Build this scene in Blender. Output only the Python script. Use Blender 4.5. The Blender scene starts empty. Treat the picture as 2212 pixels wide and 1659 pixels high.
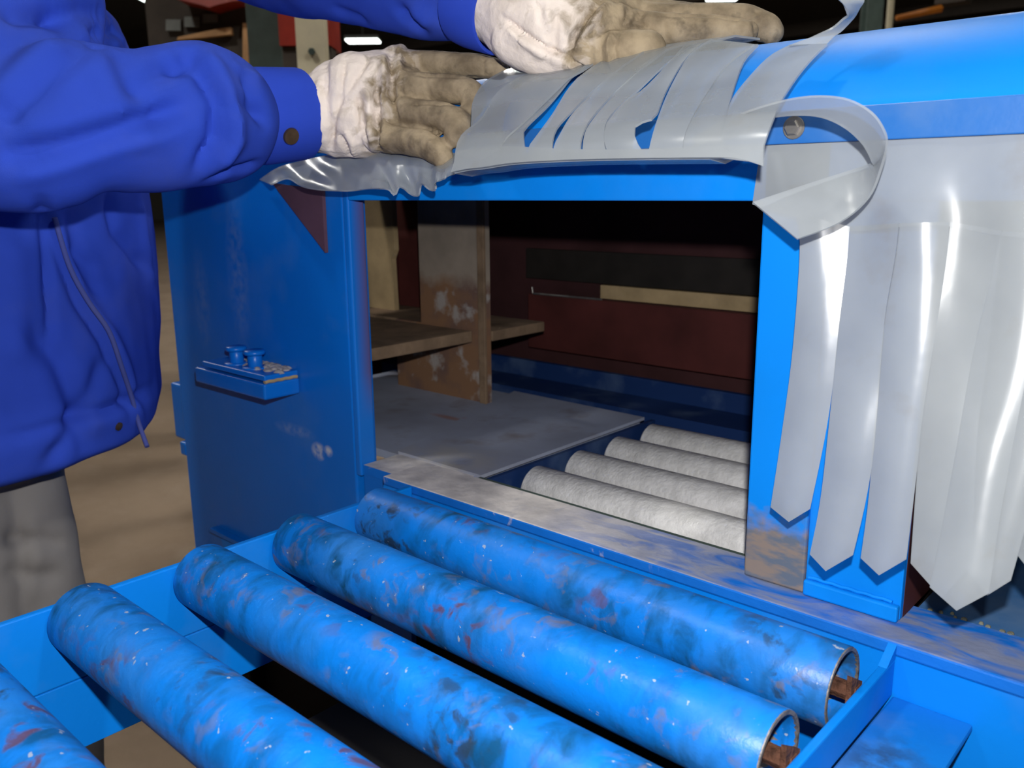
import bpy, bmesh, math, random
import numpy as np
from mathutils import Vector, noise
from mathutils.bvhtree import BVHTree

random.seed(7)
S = bpy.context.scene
COL = S.collection
V = Vector
# ------------------------------------------------------------------ camera
CAM_H = 1.25
F_PX, PITCH, YAW, ROLL = 1880.0, math.radians(12.65), math.radians(42.3), math.radians(-0.6)
FW = V((-math.sin(YAW) * math.cos(PITCH), math.cos(YAW) * math.cos(PITCH), -math.sin(PITCH)))
_rt = V((math.cos(YAW), math.sin(YAW), 0.0))
_up = _rt.cross(FW)
RT = _rt * math.cos(ROLL) + _up * math.sin(ROLL)
UP = _up * math.cos(ROLL) - _rt * math.sin(ROLL)
CP = V((0, 0, CAM_H))
cd = bpy.data.cameras.new('camera')
cam = bpy.data.objects.new('camera', cd)
COL.objects.link(cam)
cd.sensor_fit = 'HORIZONTAL'
cd.sensor_width = 36.0
cd.lens = 36.0 * F_PX / 2212.0
cd.clip_start = 0.02
cd.clip_end = 200
cd.dof.use_dof = True
cd.dof.focus_distance = 0.85
cd.dof.aperture_fstop = 9.0
from mathutils import Matrix
cam.matrix_world = Matrix(((RT.x, UP.x, -FW.x, CP.x), (RT.y, UP.y, -FW.y, CP.y), (RT.z, UP.z, -FW.z, CP.z), (0, 0, 0, 1)))
S.camera = cam
# ------------------------------------------------------------------ view + world
S.view_settings.view_transform = 'Standard'
S.view_settings.look = 'None'
S.view_settings.gamma = 1.0
S.view_settings.use_curve_mapping = False
S.view_settings.exposure = 0.0
w = bpy.data.worlds.new('hall_air')
S.world = w
w.use_nodes = True
w.node_tree.nodes['Background'].inputs[0].default_value = (0.55, 0.6, 0.65, 1)
w.node_tree.nodes['Background'].inputs[1].default_value = 0.02
# ------------------------------------------------------------------ lights: the camera's flash and unseen roof lamps added to brighten the hall
FLASH_W, ADDED_ROOF_W = 40.0, 300.0
fl = bpy.data.lights.new('camera_flash', 'SPOT')
fl.energy = FLASH_W
fl.spot_size = math.radians(120)
fl.spot_blend = 0.6
fl.shadow_soft_size = 0.009
fl.color = (1.0, 0.985, 0.96)
flo = bpy.data.objects.new('camera_flash', fl)
COL.objects.link(flo)
flo.matrix_world = cam.matrix_world.copy()
flo.location = CP + UP * 0.088 + RT * 0.016
ROOF = [(-2.5, -1.5), (-2.5, 5.0), (3.5, 1.5), (-8.5, 1.5), (-8.5, 8.0), (-14.0, 14.0), (-4.0, 16.0)]  # unseen lamps, added to raise the hall's ambient light
for i, (x, y) in enumerate(ROOF):
    l = bpy.data.lights.new('added_roof_light', 'POINT')
    l.shadow_soft_size = 0.25
    l.energy = ADDED_ROOF_W
    l.color = (1.0, 0.97, 0.9)
    o = bpy.data.objects.new('added_roof_light', l)
    COL.objects.link(o)
    o.location = (x, y, 6.0)

# ------------------------------------------------------------------ measuring: a pixel of the 2212x1659 frame -> a point of the place
def ray(px, py):
    return FW + RT * ((px - 1106.0) / F_PX) - UP * ((py - 829.5) / F_PX)
def at(px, py, d):
    return CP + ray(px, py) * d
def on(px, py, ax, v):
    r = ray(px, py)
    return CP + r * ((v - CP[ax]) / r[ax])

# ------------------------------------------------------------------ materials
def nt(name):
    m = bpy.data.materials.new(name)
    m.use_nodes = True
    t = m.node_tree
    return m, t, t.nodes['Principled BSDF']
def N(t, kind, **kw):
    n = t.nodes.new(kind)
    for k, v in kw.items():
        if k in n.inputs:
            n.inputs[k].default_value = v
        else:
            setattr(n, k, v)
    return n
MACH = (-0.9, 1.0, 0.0)                     # foot of the machine: its parts' own coordinates start here
def coords(t, scale=(1, 1, 1), rand=False, loc=(0, 0, 0)):
    tc = N(t, 'ShaderNodeTexCoord')
    mp = N(t, 'ShaderNodeMapping')
    mp.inputs['Scale'].default_value = scale
    mp.inputs['Location'].default_value = loc
    t.links.new(tc.outputs['Object'], mp.inputs['Vector'])
    if rand:
        oi = N(t, 'ShaderNodeObjectInfo')
        ml = N(t, 'ShaderNodeMath', operation='MULTIPLY')
        ml.inputs[1].default_value = 37.0
        t.links.new(oi.outputs['Random'], ml.inputs[0])
        t.links.new(ml.outputs[0], mp.inputs['Location'])
    return mp.outputs[0]
def noise_mask(t, vec, scale, lo, hi, detail=4.0, dist=0.0, rough=0.55):
    n = N(t, 'ShaderNodeTexNoise')
    n.inputs['Scale'].default_value = scale
    n.inputs['Detail'].default_value = detail
    n.inputs['Roughness'].default_value = rough
    n.inputs['Distortion'].default_value = dist
    t.links.new(vec, n.inputs['Vector'])
    r = N(t, 'ShaderNodeMapRange')
    r.inputs['From Min'].default_value = lo
    r.inputs['From Max'].default_value = hi
    t.links.new(n.outputs['Fac'], r.inputs['Value'])
    return r.outputs[0]
def mul(t, a, b):
    m = N(t, 'ShaderNodeMath', operation='MULTIPLY')
    t.links.new(a, m.inputs[0])
    if isinstance(b, (int, float)):
        m.inputs[1].default_value = b
    else:
        t.links.new(b, m.inputs[1])
    return m.outputs[0]
def mixc(t, fac, a, b):
    m = N(t, 'ShaderNodeMix', data_type='RGBA')
    if isinstance(fac, (int, float)):
        m.inputs[0].default_value = fac
    else:
        t.links.new(fac, m.inputs[0])
    for s, v in ((6, a), (7, b)):
        if isinstance(v, tuple):
            m.inputs[s].default_value = (*v, 1)
        else:
            t.links.new(v, m.inputs[s])
    return m.outputs[2]
def bump(t, b, h, strength, dist=0.002):
    n = N(t, 'ShaderNodeBump')
    n.inputs['Strength'].default_value = strength
    n.inputs['Distance'].default_value = dist
    t.links.new(h, n.inputs['Height'])
    t.links.new(n.outputs[0], b.inputs['Normal'])
def spot(t, vec_out, p, radii, soft=0.5):
    """0..1 mask round a point of the object (scratches and stains that have a place of their own)"""
    s = N(t, 'ShaderNodeVectorMath', operation='SUBTRACT')
    t.links.new(vec_out, s.inputs[0])
    s.inputs[1].default_value = p
    d = N(t, 'ShaderNodeVectorMath', operation='DIVIDE')
    t.links.new(s.outputs[0], d.inputs[0])
    d.inputs[1].default_value = radii
    l = N(t, 'ShaderNodeVectorMath', operation='LENGTH')
    t.links.new(d.outputs[0], l.inputs[0])
    r = N(t, 'ShaderNodeMapRange')
    r.inputs['From Min'].default_value = 1.0
    r.inputs['From Max'].default_value = 1.0 - soft
    t.links.new(l.outputs['Value'], r.inputs['Value'])
    return r.outputs[0]
def simple(name, col, rough=0.6, metal=0.0, var=0.25, scale=12.0, spec=0.4, bmp=0.0, bscale=60.0):
    m, t, b = nt(name)
    v = coords(t)
    k = noise_mask(t, v, scale, 0.35, 0.7)
    c = mixc(t, k, col, tuple(x * (1 - var) for x in col))
    t.links.new(c, b.inputs['Base Color'])
    b.inputs['Roughness'].default_value = rough
    b.inputs['Metallic'].default_value = metal
    b.inputs['Specular IOR Level'].default_value = spec
    if bmp:
        bump(t, b, noise_mask(t, v, bscale, 0.3, 0.7), bmp)
    return m
BLUE = (0.002, 0.195, 0.72)
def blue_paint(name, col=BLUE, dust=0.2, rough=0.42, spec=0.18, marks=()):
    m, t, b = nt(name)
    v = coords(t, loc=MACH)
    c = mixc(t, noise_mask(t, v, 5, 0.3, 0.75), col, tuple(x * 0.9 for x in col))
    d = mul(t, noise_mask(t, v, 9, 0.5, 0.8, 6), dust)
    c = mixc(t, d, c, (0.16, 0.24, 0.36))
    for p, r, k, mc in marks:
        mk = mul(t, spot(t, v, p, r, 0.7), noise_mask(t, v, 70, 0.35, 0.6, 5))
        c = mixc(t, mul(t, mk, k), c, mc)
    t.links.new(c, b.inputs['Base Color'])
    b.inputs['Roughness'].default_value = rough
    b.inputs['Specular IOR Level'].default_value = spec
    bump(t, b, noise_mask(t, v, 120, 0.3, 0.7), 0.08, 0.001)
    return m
def roller_paint():
    m, t, b = nt('worn_roller_paint')
    v = coords(t, (1, 1, 1), True)
    vs = coords(t, (1.5, 0.8, 0.8), True)
    c = mixc(t, noise_mask(t, v, 6, 0.35, 0.7), (0.002, 0.19, 0.72), (0.004, 0.135, 0.50))
    c = mixc(t, mul(t, noise_mask(t, v, 9, 0.48, 0.76, 6), 0.45), c, (0.06, 0.18, 0.36))       # dust veil
    c = mixc(t, mul(t, mul(t, noise_mask(t, vs, 30, 0.44, 0.66, 9, 0.5), noise_mask(t, v, 6, 0.33, 0.55, 2)), 0.9), c, (0.004, 0.055, 0.13))  # dark rub marks
    big = noise_mask(t, v, 7, 0.5, 0.62, 2)
    c = mixc(t, mul(t, mul(t, noise_mask(t, v, 48, 0.52, 0.62, 5, 0.4), big), 0.85), c, (0.02, 0.035, 0.05))
    c = mixc(t, mul(t, mul(t, noise_mask(t, v, 42, 0.56, 0.68, 6, 0.6), noise_mask(t, v, 8, 0.42, 0.56, 2)), 0.6), c, (0.16, 0.13, 0.10))     # brown grime
    big2 = noise_mask(t, coords(t, (0.9, 1.3, 1.3), True), 5.1, 0.545, 0.62, 2)
    c = mixc(t, mul(t, noise_mask(t, v, 38, 0.53, 0.64, 7, 0.8), mul(t, big2, 0.8)), c, (0.105, 0.036, 0.030))    # rust where paint has gone
    c = mixc(t, mul(t, noise_mask(t, v, 120, 0.70, 0.74, 2), 0.7), c, (0.38, 0.42, 0.48))          # pale scuffs
    t.links.new(c, b.inputs['Base Color'])
    b.inputs['Roughness'].default_value = 0.4
    b.inputs['Specular IOR Level'].default_value = 0.3
    bump(t, b, noise_mask(t, v, 55, 0.4, 0.75, 4), 0.25, 0.0015)
    return m
M = {}
M['roller'] = roller_paint()
M['blue'] = blue_paint('blue_paint')
M['panel_blue'] = blue_paint('cabinet_blue_paint', (0.002, 0.145, 0.60), 0.18, 0.33, 0.3,
    marks=[((-1.06, 0.73, 0.868), (0.02, 0.1, 0.016), 0.9, (0.6, 0.6, 0.62)), ((-1.035, 0.73, 0.873), (0.012, 0.1, 0.01), 0.8, (0.6, 0.6, 0.62)),
           ((-1.12, 0.73, 0.89), (0.06, 0.1, 0.012), 0.25, (0.4, 0.45, 0.55)), ((-1.25, 0.73, 1.12), (0.035, 0.1, 0.14), 0.2, (0.3, 0.36, 0.45)), ((-1.37, 0.73, 1.07), (0.03, 0.1, 0.1), 0.15, (0.3, 0.36, 0.45))])
M['hood_blue'] = blue_paint('hood_blue_paint', (0.002, 0.215, 0.76), 0.08, 0.5, 0.12)
M['bar_blue'] = blue_paint('header_bar_blue_paint', (0.015, 0.125, 0.42), 0.5, 0.45, 0.35)
M['table_blue'] = blue_paint('dusty_blue_paint', (0.03, 0.13, 0.34), 0.9, 0.5, 0.3)
M['rust'] = simple('rust_scale', (0.15, 0.065, 0.04), 0.85, 0, 0.7, 60, 0.2, 0.6, 200)
M['primer'] = simple('red_primer', (0.085, 0.020, 0.018), 0.7, 0, 0.4, 9, 0.25)
M['primer_dark'] = simple('dark_red_primer', (0.055, 0.020, 0.022), 0.75, 0, 0.5, 6, 0.2)  # darker red, for the back walls of tunnel and side bay
M['primer_tri'] = simple('primer_gusset_paint', (0.10, 0.05, 0.075), 0.6, 0, 0.4, 8, 0.3)
M['black'] = simple('black_rubber', (0.017, 0.014, 0.012), 0.65, 0, 0.4, 20, 0.3)
M['dark'] = simple('dark_steel_and_shade', (0.012, 0.011, 0.011), 0.8, 0, 0.3, 10, 0.2)  # dark steel parts, and black put where space lies unlit
M['tan'] = simple('tan_board', (0.42, 0.31, 0.17), 0.8, 0, 0.3, 16, 0.2, 0.2, 120)
M['wood'] = simple('dirty_brown_board', (0.25, 0.17, 0.11), 0.8, 0, 0.5, 14, 0.2, 0.3, 90)
M['steel'] = simple('shot_polished_steel', (0.95, 0.94, 0.92), 0.42, 0.1, 0.25, 40, 0.5, 0.3, 160)
M['lip_steel'] = simple('dull_scarred_steel', (0.22, 0.20, 0.19), 0.5, 0.3, 0.6, 70, 0.4, 0.4, 150)
M['bolt'] = simple('worn_steel', (0.4, 0.38, 0.36), 0.4, 0.8, 0.4, 60)
def dusty_plate():
    m, t, b = nt('dusty_grey_blue_plate')
    v = coords(t, loc=MACH)
    c = mixc(t, noise_mask(t, v, 6, 0.35, 0.7), (0.32, 0.36, 0.48), (0.23, 0.25, 0.33))
    c = mixc(t, mul(t, noise_mask(t, v, 14, 0.55, 0.75, 6), 0.6), c, (0.16, 0.12, 0.10))
    c = mixc(t, mul(t, spot(t, v, (-1.06, 1.0, 0.88), (0.05, 0.012, 0.1), 0.6), 0.6), c, (0.30, 0.11, 0.06))
    c = mixc(t, mul(t, mul(t, spot(t, v, (-0.88, 0.80, 0.87), (0.11, 0.13, 0.1), 0.8), noise_mask(t, v, 24, 0.36, 0.6, 6)), 0.8), c, (0.40, 0.38, 0.36))
    t.links.new(c, b.inputs['Base Color'])
    b.inputs['Roughness'].default_value = 0.7
    return m
M['plate'] = dusty_plate()
def post_mat():
    m, t, b = nt('scaly_grey_post')
    v = coords(t, loc=MACH)
    z = N(t, 'ShaderNodeSeparateXYZ'); t.links.new(v, z.inputs[0])
    up_ = N(t, 'ShaderNodeMapRange'); up_.inputs['From Min'].default_value = 1.085; up_.inputs['From Max'].default_value = 1.115
    wob = N(t, 'ShaderNodeMath', operation='ADD'); t.links.new(z.outputs['Z'], wob.inputs[0]); t.links.new(mul(t, noise_mask(t, v, 25, 0.3, 0.7), 0.03), wob.inputs[1])
    t.links.new(wob.outputs[0], up_.inputs['Value'])
    low = mixc(t, noise_mask(t, v, 12, 0.45, 0.6, 5), (0.20, 0.105, 0.055), (0.13, 0.075, 0.06))
    low = mixc(t, mul(t, noise_mask(t, v, 20, 0.57, 0.66, 6), 0.8), low, (0.33, 0.31, 0.30))
    c = mixc(t, up_.outputs[0], low, mixc(t, noise_mask(t, v, 9, 0.4, 0.7), (0.28, 0.23, 0.185), (0.18, 0.15, 0.12)))
    t.links.new(c, b.inputs['Base Color'])
    b.inputs['Roughness'].default_value = 0.8
    return m
M['post'] = post_mat()
def sill_mat():
    m, t, b = nt('powder_covered_blue_sill')
    v = coords(t, loc=MACH)
    s = N(t, 'ShaderNodeSeparateXYZ'); t.links.new(v, s.inputs[0])
    c = mixc(t, noise_mask(t, v, 6, 0.35, 0.7), (0.003, 0.15, 0.62), (0.004, 0.12, 0.50))
    geo = N(t, 'ShaderNodeNewGeometry'); gs = N(t, 'ShaderNodeSeparateXYZ'); t.links.new(geo.outputs['Normal'], gs.inputs[0])
    top = N(t, 'ShaderNodeMapRange'); top.inputs['From Min'].default_value = 0.6; top.inputs['From Max'].default_value = 0.9; t.links.new(gs.outputs['Z'], top.inputs['Value'])
    left = N(t, 'ShaderNodeMapRange'); left.inputs['From Min'].default_value = -0.36; left.inputs['From Max'].default_value = -0.62; t.links.new(s.outputs['X'], left.inputs['Value'])
    wide = noise_mask(t, coords(t, (1, 3, 1)), 14, 0.34, 0.56, 7, 0.8)
    ad = N(t, 'ShaderNodeMath', operation='MAXIMUM'); t.links.new(left.outputs[0], ad.inputs[0]); t.links.new(mul(t, wide, 0.92), ad.inputs[1])
    pw = mixc(t, noise_mask(t, v, 22, 0.35, 0.7, 6), (0.80, 0.75, 0.72), (0.42, 0.40, 0.41))
    pw2 = mixc(t, left.outputs[0], (0.21, 0.235, 0.33), pw)
    c = mixc(t, mul(t, ad.outputs[0], top.outputs[0]), c, pw2)
    fr = mul(t, noise_mask(t, v, 30, 0.60, 0.68, 6, 1.0), 0.7)
    c = mixc(t, mul(t, fr, left.outputs[0]), c, (0.45, 0.45, 0.5))
    t.links.new(c, b.inputs['Base Color'])
    b.inputs['Roughness'].default_value = 0.6
    b.inputs['Specular IOR Level'].default_value = 0.25
    bump(t, b, noise_mask(t, v, 40, 0.3, 0.7, 6), 0.3, 0.002)
    return m
M['sill'] = sill_mat()
M['blue_dark'] = blue_paint('very_dark_blue_paint', (0.008, 0.03, 0.12), 0.5, 0.6, 0.2)  # far darker blue for parts inside the tunnel
def jamb_mat():
    m, t, b = nt('jamb_blue_paint_worn_at_foot')
    v = coords(t, loc=MACH)
    s = N(t, 'ShaderNodeSeparateXYZ'); t.links.new(v, s.inputs[0])
    b.inputs['Specular IOR Level'].default_value = 0.15
    c = mixc(t, noise_mask(t, v, 6, 0.35, 0.7), (0.002, 0.22, 0.76), (0.003, 0.20, 0.68))
    wob = N(t, 'ShaderNodeMath', operation='ADD'); t.links.new(s.outputs['Z'], wob.inputs[0]); t.links.new(mul(t, noise_mask(t, v, 50, 0.3, 0.7, 6), 0.03), wob.inputs[1])
    lo = N(t, 'ShaderNodeMapRange'); lo.inputs['From Min'].default_value = 0.975; lo.inputs['From Max'].default_value = 0.945; t.links.new(wob.outputs[0], lo.inputs['Value'])
    ru = mixc(t, noise_mask(t, coords(t, (1, 1, 3)), 30, 0.42, 0.58, 5), (0.22, 0.175, 0.15), (0.11, 0.135, 0.18))
    c = mixc(t, lo.outputs[0], c, ru)
    t.links.new(c, b.inputs['Base Color'])
    b.inputs['Roughness'].default_value = 0.45
    return m
M['jamb'] = jamb_mat()
def reveal_mat():
    m, t, b = nt('jamb_reveal_overspray')
    v = coords(t, loc=MACH)
    s = N(t, 'ShaderNodeSeparateXYZ'); t.links.new(v, s.inputs[0])
    r = N(t, 'ShaderNodeMapRange'); r.inputs['From Min'].default_value = 0.735; r.inputs['From Max'].default_value = 0.76; t.links.new(s.outputs['Y'], r.inputs['Value'])
    z = N(t, 'ShaderNodeMapRange'); z.inputs['From Min'].default_value = 0.93; z.inputs['From Max'].default_value = 1.0; t.links.new(s.outputs['Z'], z.inputs['Value'])
    c = mixc(t, mul(t, mul(t, r.outputs[0], z.outputs[0]), 0.85), (0.003, 0.15, 0.6), (0.12, 0.05, 0.08))
    t.links.new(c, b.inputs['Base Color'])
    b.inputs['Roughness'].default_value = 0.35
    return m
M['reveal'] = reveal_mat()
def strip_mat():
    m, t, b = nt('milky_silicone_strip')
    v = coords(t)
    c = mixc(t, noise_mask(t, v, 12, 0.35, 0.7), (0.385, 0.415, 0.44), (0.335, 0.365, 0.395))
    c = mixc(t, mul(t, noise_mask(t, v, 22, 0.6, 0.75, 5), 0.35), c, (0.30, 0.27, 0.22))
    t.links.new(c, b.inputs['Base Color'])
    b.inputs['Roughness'].default_value = 0.24
    b.inputs['Specular IOR Level'].default_value = 0.5
    b.inputs['Alpha'].default_value = 0.54
    bump(t, b, noise_mask(t, v, 30, 0.3, 0.7, 2), 0.06, 0.002)
    return m
M['strip'] = strip_mat()
def cloth(name, col, soil, soilk=0.35, rough=0.9):
    m, t, b = nt(name)
    v = coords(t)
    c = mixc(t, noise_mask(t, v, 5, 0.35, 0.7), col, tuple(x * 0.82 for x in col))
    c = mixc(t, mul(t, noise_mask(t, v, 7, 0.52, 0.75, 6), soilk), c, soil)
    t.links.new(c, b.inputs['Base Color'])
    b.inputs['Roughness'].default_value = rough
    b.inputs['Specular IOR Level'].default_value = 0.12
    bump(t, b, noise_mask(t, v, 900, 0.3, 0.7, 2), 0.15, 0.0006)
    return m
M['jacket'] = cloth('blue_cotton_twill', (0.026, 0.066, 0.47), (0.09, 0.11, 0.26), 0.22)
M['cuff'] = cloth('blue_cotton_twill_cuff', (0.026, 0.068, 0.52), (0.09, 0.11, 0.26), 0.1)
M['cord'] = cloth('greyed_blue_cord', (0.07, 0.09, 0.32), (0.14, 0.14, 0.2), 0.4)
M['trouser'] = cloth('grey_work_trousers', (0.27, 0.255, 0.25), (0.36, 0.34, 0.33), 0.4)
M['skin'] = simple('skin', (0.50, 0.30, 0.21), 0.5, 0, 0.1)
M['hair'] = simple('black_hair', (0.012, 0.01, 0.009), 0.5, 0, 0.3, 60, 0.4, 0.4, 200)
M['eye'] = simple('eye_white', (0.7, 0.68, 0.65), 0.2)
M['lip'] = simple('lips', (0.38, 0.16, 0.13), 0.5)
M['shoe'] = simple('black_work_shoe', (0.02, 0.018, 0.017), 0.5)
M['snap'] = simple('brass_snap', (0.16, 0.10, 0.06), 0.3, 0.7, 0.3, 80)
def glove_mat():
    m, t, b = nt('soiled_pale_leather')
    v = coords(t)
    at_ = N(t, 'ShaderNodeAttribute', attribute_name='soil')
    wn = noise_mask(t, v, 45, 0.38, 0.66, 7, 0.5)
    sub = N(t, 'ShaderNodeMath', operation='ADD'); t.links.new(at_.outputs['Fac'], sub.inputs[0]); t.links.new(mul(t, wn, 0.55), sub.inputs[1])
    r = N(t, 'ShaderNodeMapRange'); r.inputs['From Min'].default_value = 0.42; r.inputs['From Max'].default_value = 0.95; t.links.new(sub.outputs[0], r.inputs['Value'])
    dirty = mixc(t, noise_mask(t, v, 30, 0.35, 0.68, 6), (0.36, 0.285, 0.19), (0.14, 0.105, 0.068))
    dirty = mixc(t, mul(t, noise_mask(t, v, 40, 0.56, 0.72, 5), 0.7), dirty, (0.07, 0.054, 0.038))
    clean = mixc(t, noise_mask(t, v, 16, 0.35, 0.7, 5), (0.84, 0.745, 0.69), (0.70, 0.61, 0.55))
    c = mixc(t, r.outputs[0], clean, dirty)
    t.links.new(c, b.inputs['Base Color'])
    b.inputs['Roughness'].default_value = 0.72
    b.inputs['Specular IOR Level'].default_value = 0.25
    bump(t, b, noise_mask(t, v, 130, 0.3, 0.7, 6), 0.35, 0.0015)
    return m
M['glove'] = glove_mat()
def concrete():
    m, t, b = nt('brown_stained_concrete')
    v = coords(t)
    c = mixc(t, noise_mask(t, v, 1.6, 0.35, 0.7, 6), (0.27, 0.195, 0.135), (0.19, 0.135, 0.09))
    c = mixc(t, mul(t, noise_mask(t, v, 7, 0.5, 0.7, 6), 0.5), c, (0.30, 0.225, 0.17))
    t.links.new(c, b.inputs['Base Color'])
    b.inputs['Roughness'].default_value = 0.85
    bump(t, b, noise_mask(t, v, 40, 0.3, 0.7, 6), 0.2, 0.003)
    return m
M['floor'] = concrete()
def corrugated():
    m, t, b = nt('dark_corrugated_sheet')
    v = coords(t)
    wv = N(t, 'ShaderNodeTexWave', wave_type='BANDS', bands_direction='X')
    wv.inputs['Scale'].default_value = 1.6
    t.links.new(v, wv.inputs['Vector'])
    c = mixc(t, wv.outputs['Fac'], (0.13, 0.115, 0.10), (0.08, 0.072, 0.062))
    t.links.new(c, b.inputs['Base Color'])
    b.inputs['Roughness'].default_value = 0.7
    bump(t, b, wv.outputs['Fac'], 0.5, 0.03)
    return m
M['sheet'] = corrugated()
M['green'] = simple('dark_green_enamel', (0.065, 0.095, 0.085), 0.6)
M['cream'] = simple('cream_enamel', (0.78, 0.70, 0.50), 0.5, 0, 0.12)
M['red'] = simple('red_enamel', (0.34, 0.025, 0.012), 0.5, 0, 0.25)
M['orange'] = simple('orange_enamel', (0.62, 0.20, 0.02), 0.5, 0, 0.15)
M['ply'] = simple('pale_orange_board', (0.62, 0.34, 0.15), 0.7, 0, 0.25)
M['grey'] = simple('grey_enamel', (0.17, 0.18, 0.17), 0.6)
M['brown'] = simple('dark_brown_steel', (0.06, 0.046, 0.036), 0.7)
def lamp_mat():
    m, t, b = nt('lit_lamp_diffuser')
    b.inputs['Base Color'].default_value = (0.8, 0.85, 0.8, 1)
    b.inputs['Emission Color'].default_value = (0.93, 1.0, 0.95, 1)
    b.inputs['Emission Strength'].default_value = 5.0
    return m
M['lamp'] = lamp_mat()

# ------------------------------------------------------------------ object helpers
OFF = {}
def thing(name, label, cat, loc=(0, 0, 0), group=None):
    o = bpy.data.objects.new(name, None)
    o.empty_display_size = 0.1
    COL.objects.link(o)
    o.location = loc
    o['label'] = label
    o['category'] = cat
    if group:
        o['group'] = group
    OFF[o.name] = V(loc)
    return o
def put(name, bm, mat, parent=None, smooth=False, label=None):
    """link a bmesh given in room coordinates as ONE object under its parent"""
    off = OFF[parent.name] if parent else V((0, 0, 0))
    bmesh.ops.translate(bm, verts=bm.verts, vec=-off)
    me = bpy.data.meshes.new(name)
    bm.to_mesh(me)
    bm.free()
    o = bpy.data.objects.new(name, me)
    COL.objects.link(o)
    if mat:
        me.materials.append(mat)
    if smooth:
        me.polygons.foreach_set('use_smooth', [True] * len(me.polygons))
        me.set_sharp_from_angle(angle=math.radians(48))
    if parent:
        o.parent = parent
    OFF[o.name] = off
    if label:
        o['label'] = label
    return o
def struct(name, bm, mat):
    o = put(name, bm, mat)
    o['kind'] = 'structure'
    return o
def tag(o, label, cat, group=None):
    o['label'] = label
    o['category'] = cat
    if group:
        o['group'] = group
def bx(x0, x1, y0, y1, z0, z1, bev=0.0, bm=None, seg=2):
    nb = bmesh.new()
    vs = [nb.verts.new(p) for p in ((x0, y0, z0), (x1, y0, z0), (x1, y1, z0), (x0, y1, z0), (x0, y0, z1), (x1, y0, z1), (x1, y1, z1), (x0, y1, z1))]
    for f in ((3, 2, 1, 0), (4, 5, 6, 7), (0, 1, 5, 4), (1, 2, 6, 5), (2, 3, 7, 6), (3, 0, 4, 7)):
        nb.faces.new([vs[i] for i in f])
    if bev:
        bmesh.ops.bevel(nb, geom=nb.edges[:], offset=bev, segments=seg, affect='EDGES', profile=0.5)
    return join(bm, nb)
def join(bm, nb):
    if bm is None:
        return nb
    me = bpy.data.meshes.new('tmp')
    nb.to_mesh(me)
    nb.free()
    bm.from_mesh(me)
    bpy.data.meshes.remove(me)
    return bm
def loft(rings, cap=True, closed=True, bm=None):
    bm = bm or bmesh.new()
    R = [[bm.verts.new(p) for p in r] for r in rings]
    n = len(R[0])
    for a, b in zip(R, R[1:]):
        for i in range(n if closed else n - 1):
            j = (i + 1) % n
            bm.faces.new((a[i], a[j], b[j], b[i]))
    if cap and closed:
        bm.faces.new(R[0][::-1])
        bm.faces.new(R[-1])
    return bm
def frame(d):
    d = d.normalized()
    a = V((0, 0, 1)) if abs(d.z) < 0.9 else V((1, 0, 0))
    u = d.cross(a).normalized()
    return u, d.cross(u).normalized()
def tube(path, radii, n=16, cap=True, bm=None):
    P = [V(p) for p in path]
    if not hasattr(radii, '__len__'):
        radii = [radii] * len(P)
    rings = []
    u = v = None
    for i, p in enumerate(P):
        d = (P[min(i + 1, len(P) - 1)] - P[max(i - 1, 0)]).normalized()
        if u is None:
            u, v = frame(d)
        else:
            u = (u - d * u.dot(d)).normalized()
            v = d.cross(u)
        rings.append([p + (u * math.cos(2 * math.pi * k / n) + v * math.sin(2 * math.pi * k / n)) * radii[i] for k in range(n)])
    return loft(rings, cap, True, bm)
def dense(pts, radii, step=0.01):
    """Catmull-Rom resample of a centre line with its radii"""
    P = [V(p) for p in pts]
    out, rr = [], []
    for i in range(len(P) - 1):
        p0, p1, p2, p3 = P[max(i - 1, 0)], P[i], P[i + 1], P[min(i + 2, len(P) - 1)]
        r1, r2 = radii[i], radii[i + 1]
        k = max(2, int((p2 - p1).length / step))
        for j in range(k):
            s = j / k
            out.append(0.5 * ((2 * p1) + (p2 - p0) * s + (2 * p0 - 5 * p1 + 4 * p2 - p3) * s * s + (3 * p1 - p0 - 3 * p2 + p3) * s ** 3))
            rr.append(r1 + (r2 - r1) * s)
    out.append(P[-1])
    rr.append(radii[-1])
    return out, rr
def round_tube(pts, radii, n=16, step=0.01, bm=None):
    """tube with hemispherical ends"""
    P, R = dense(pts, radii, step)
    d0 = (P[0] - P[1]).normalized()
    d1 = (P[-1] - P[-2]).normalized()
    pre, prr, post, por = [], [], [], []
    for a in (85, 60, 35, 15):
        pre.append(P[0] + d0 * R[0] * math.sin(math.radians(a))); prr.append(R[0] * math.cos(math.radians(a)))
    for a in (15, 35, 60, 85):
        post.append(P[-1] + d1 * R[-1] * math.sin(math.radians(a))); por.append(R[-1] * math.cos(math.radians(a)))
    return tube(pre + P + post, prr + R + por, n, True, bm)
def cyl(p0, p1, r, n=24, bev=0.0, bm=None):
    P0, P1 = V(p0), V(p1)
    if bev:
        d = (P1 - P0).normalized() * bev
        return tube([P0, P0 + d, P1 - d, P1], [r - bev, r, r, r - bev], n, True, bm)
    return tube([P0, P1], [r, r], n, True, bm)
def poly_plate(pts, d, bm=None):
    """flat outline pushed by vector d into a plate"""
    d = V(d)
    return loft([[V(p) for p in pts], [V(p) + d for p in pts]], True, True, bm)
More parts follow.
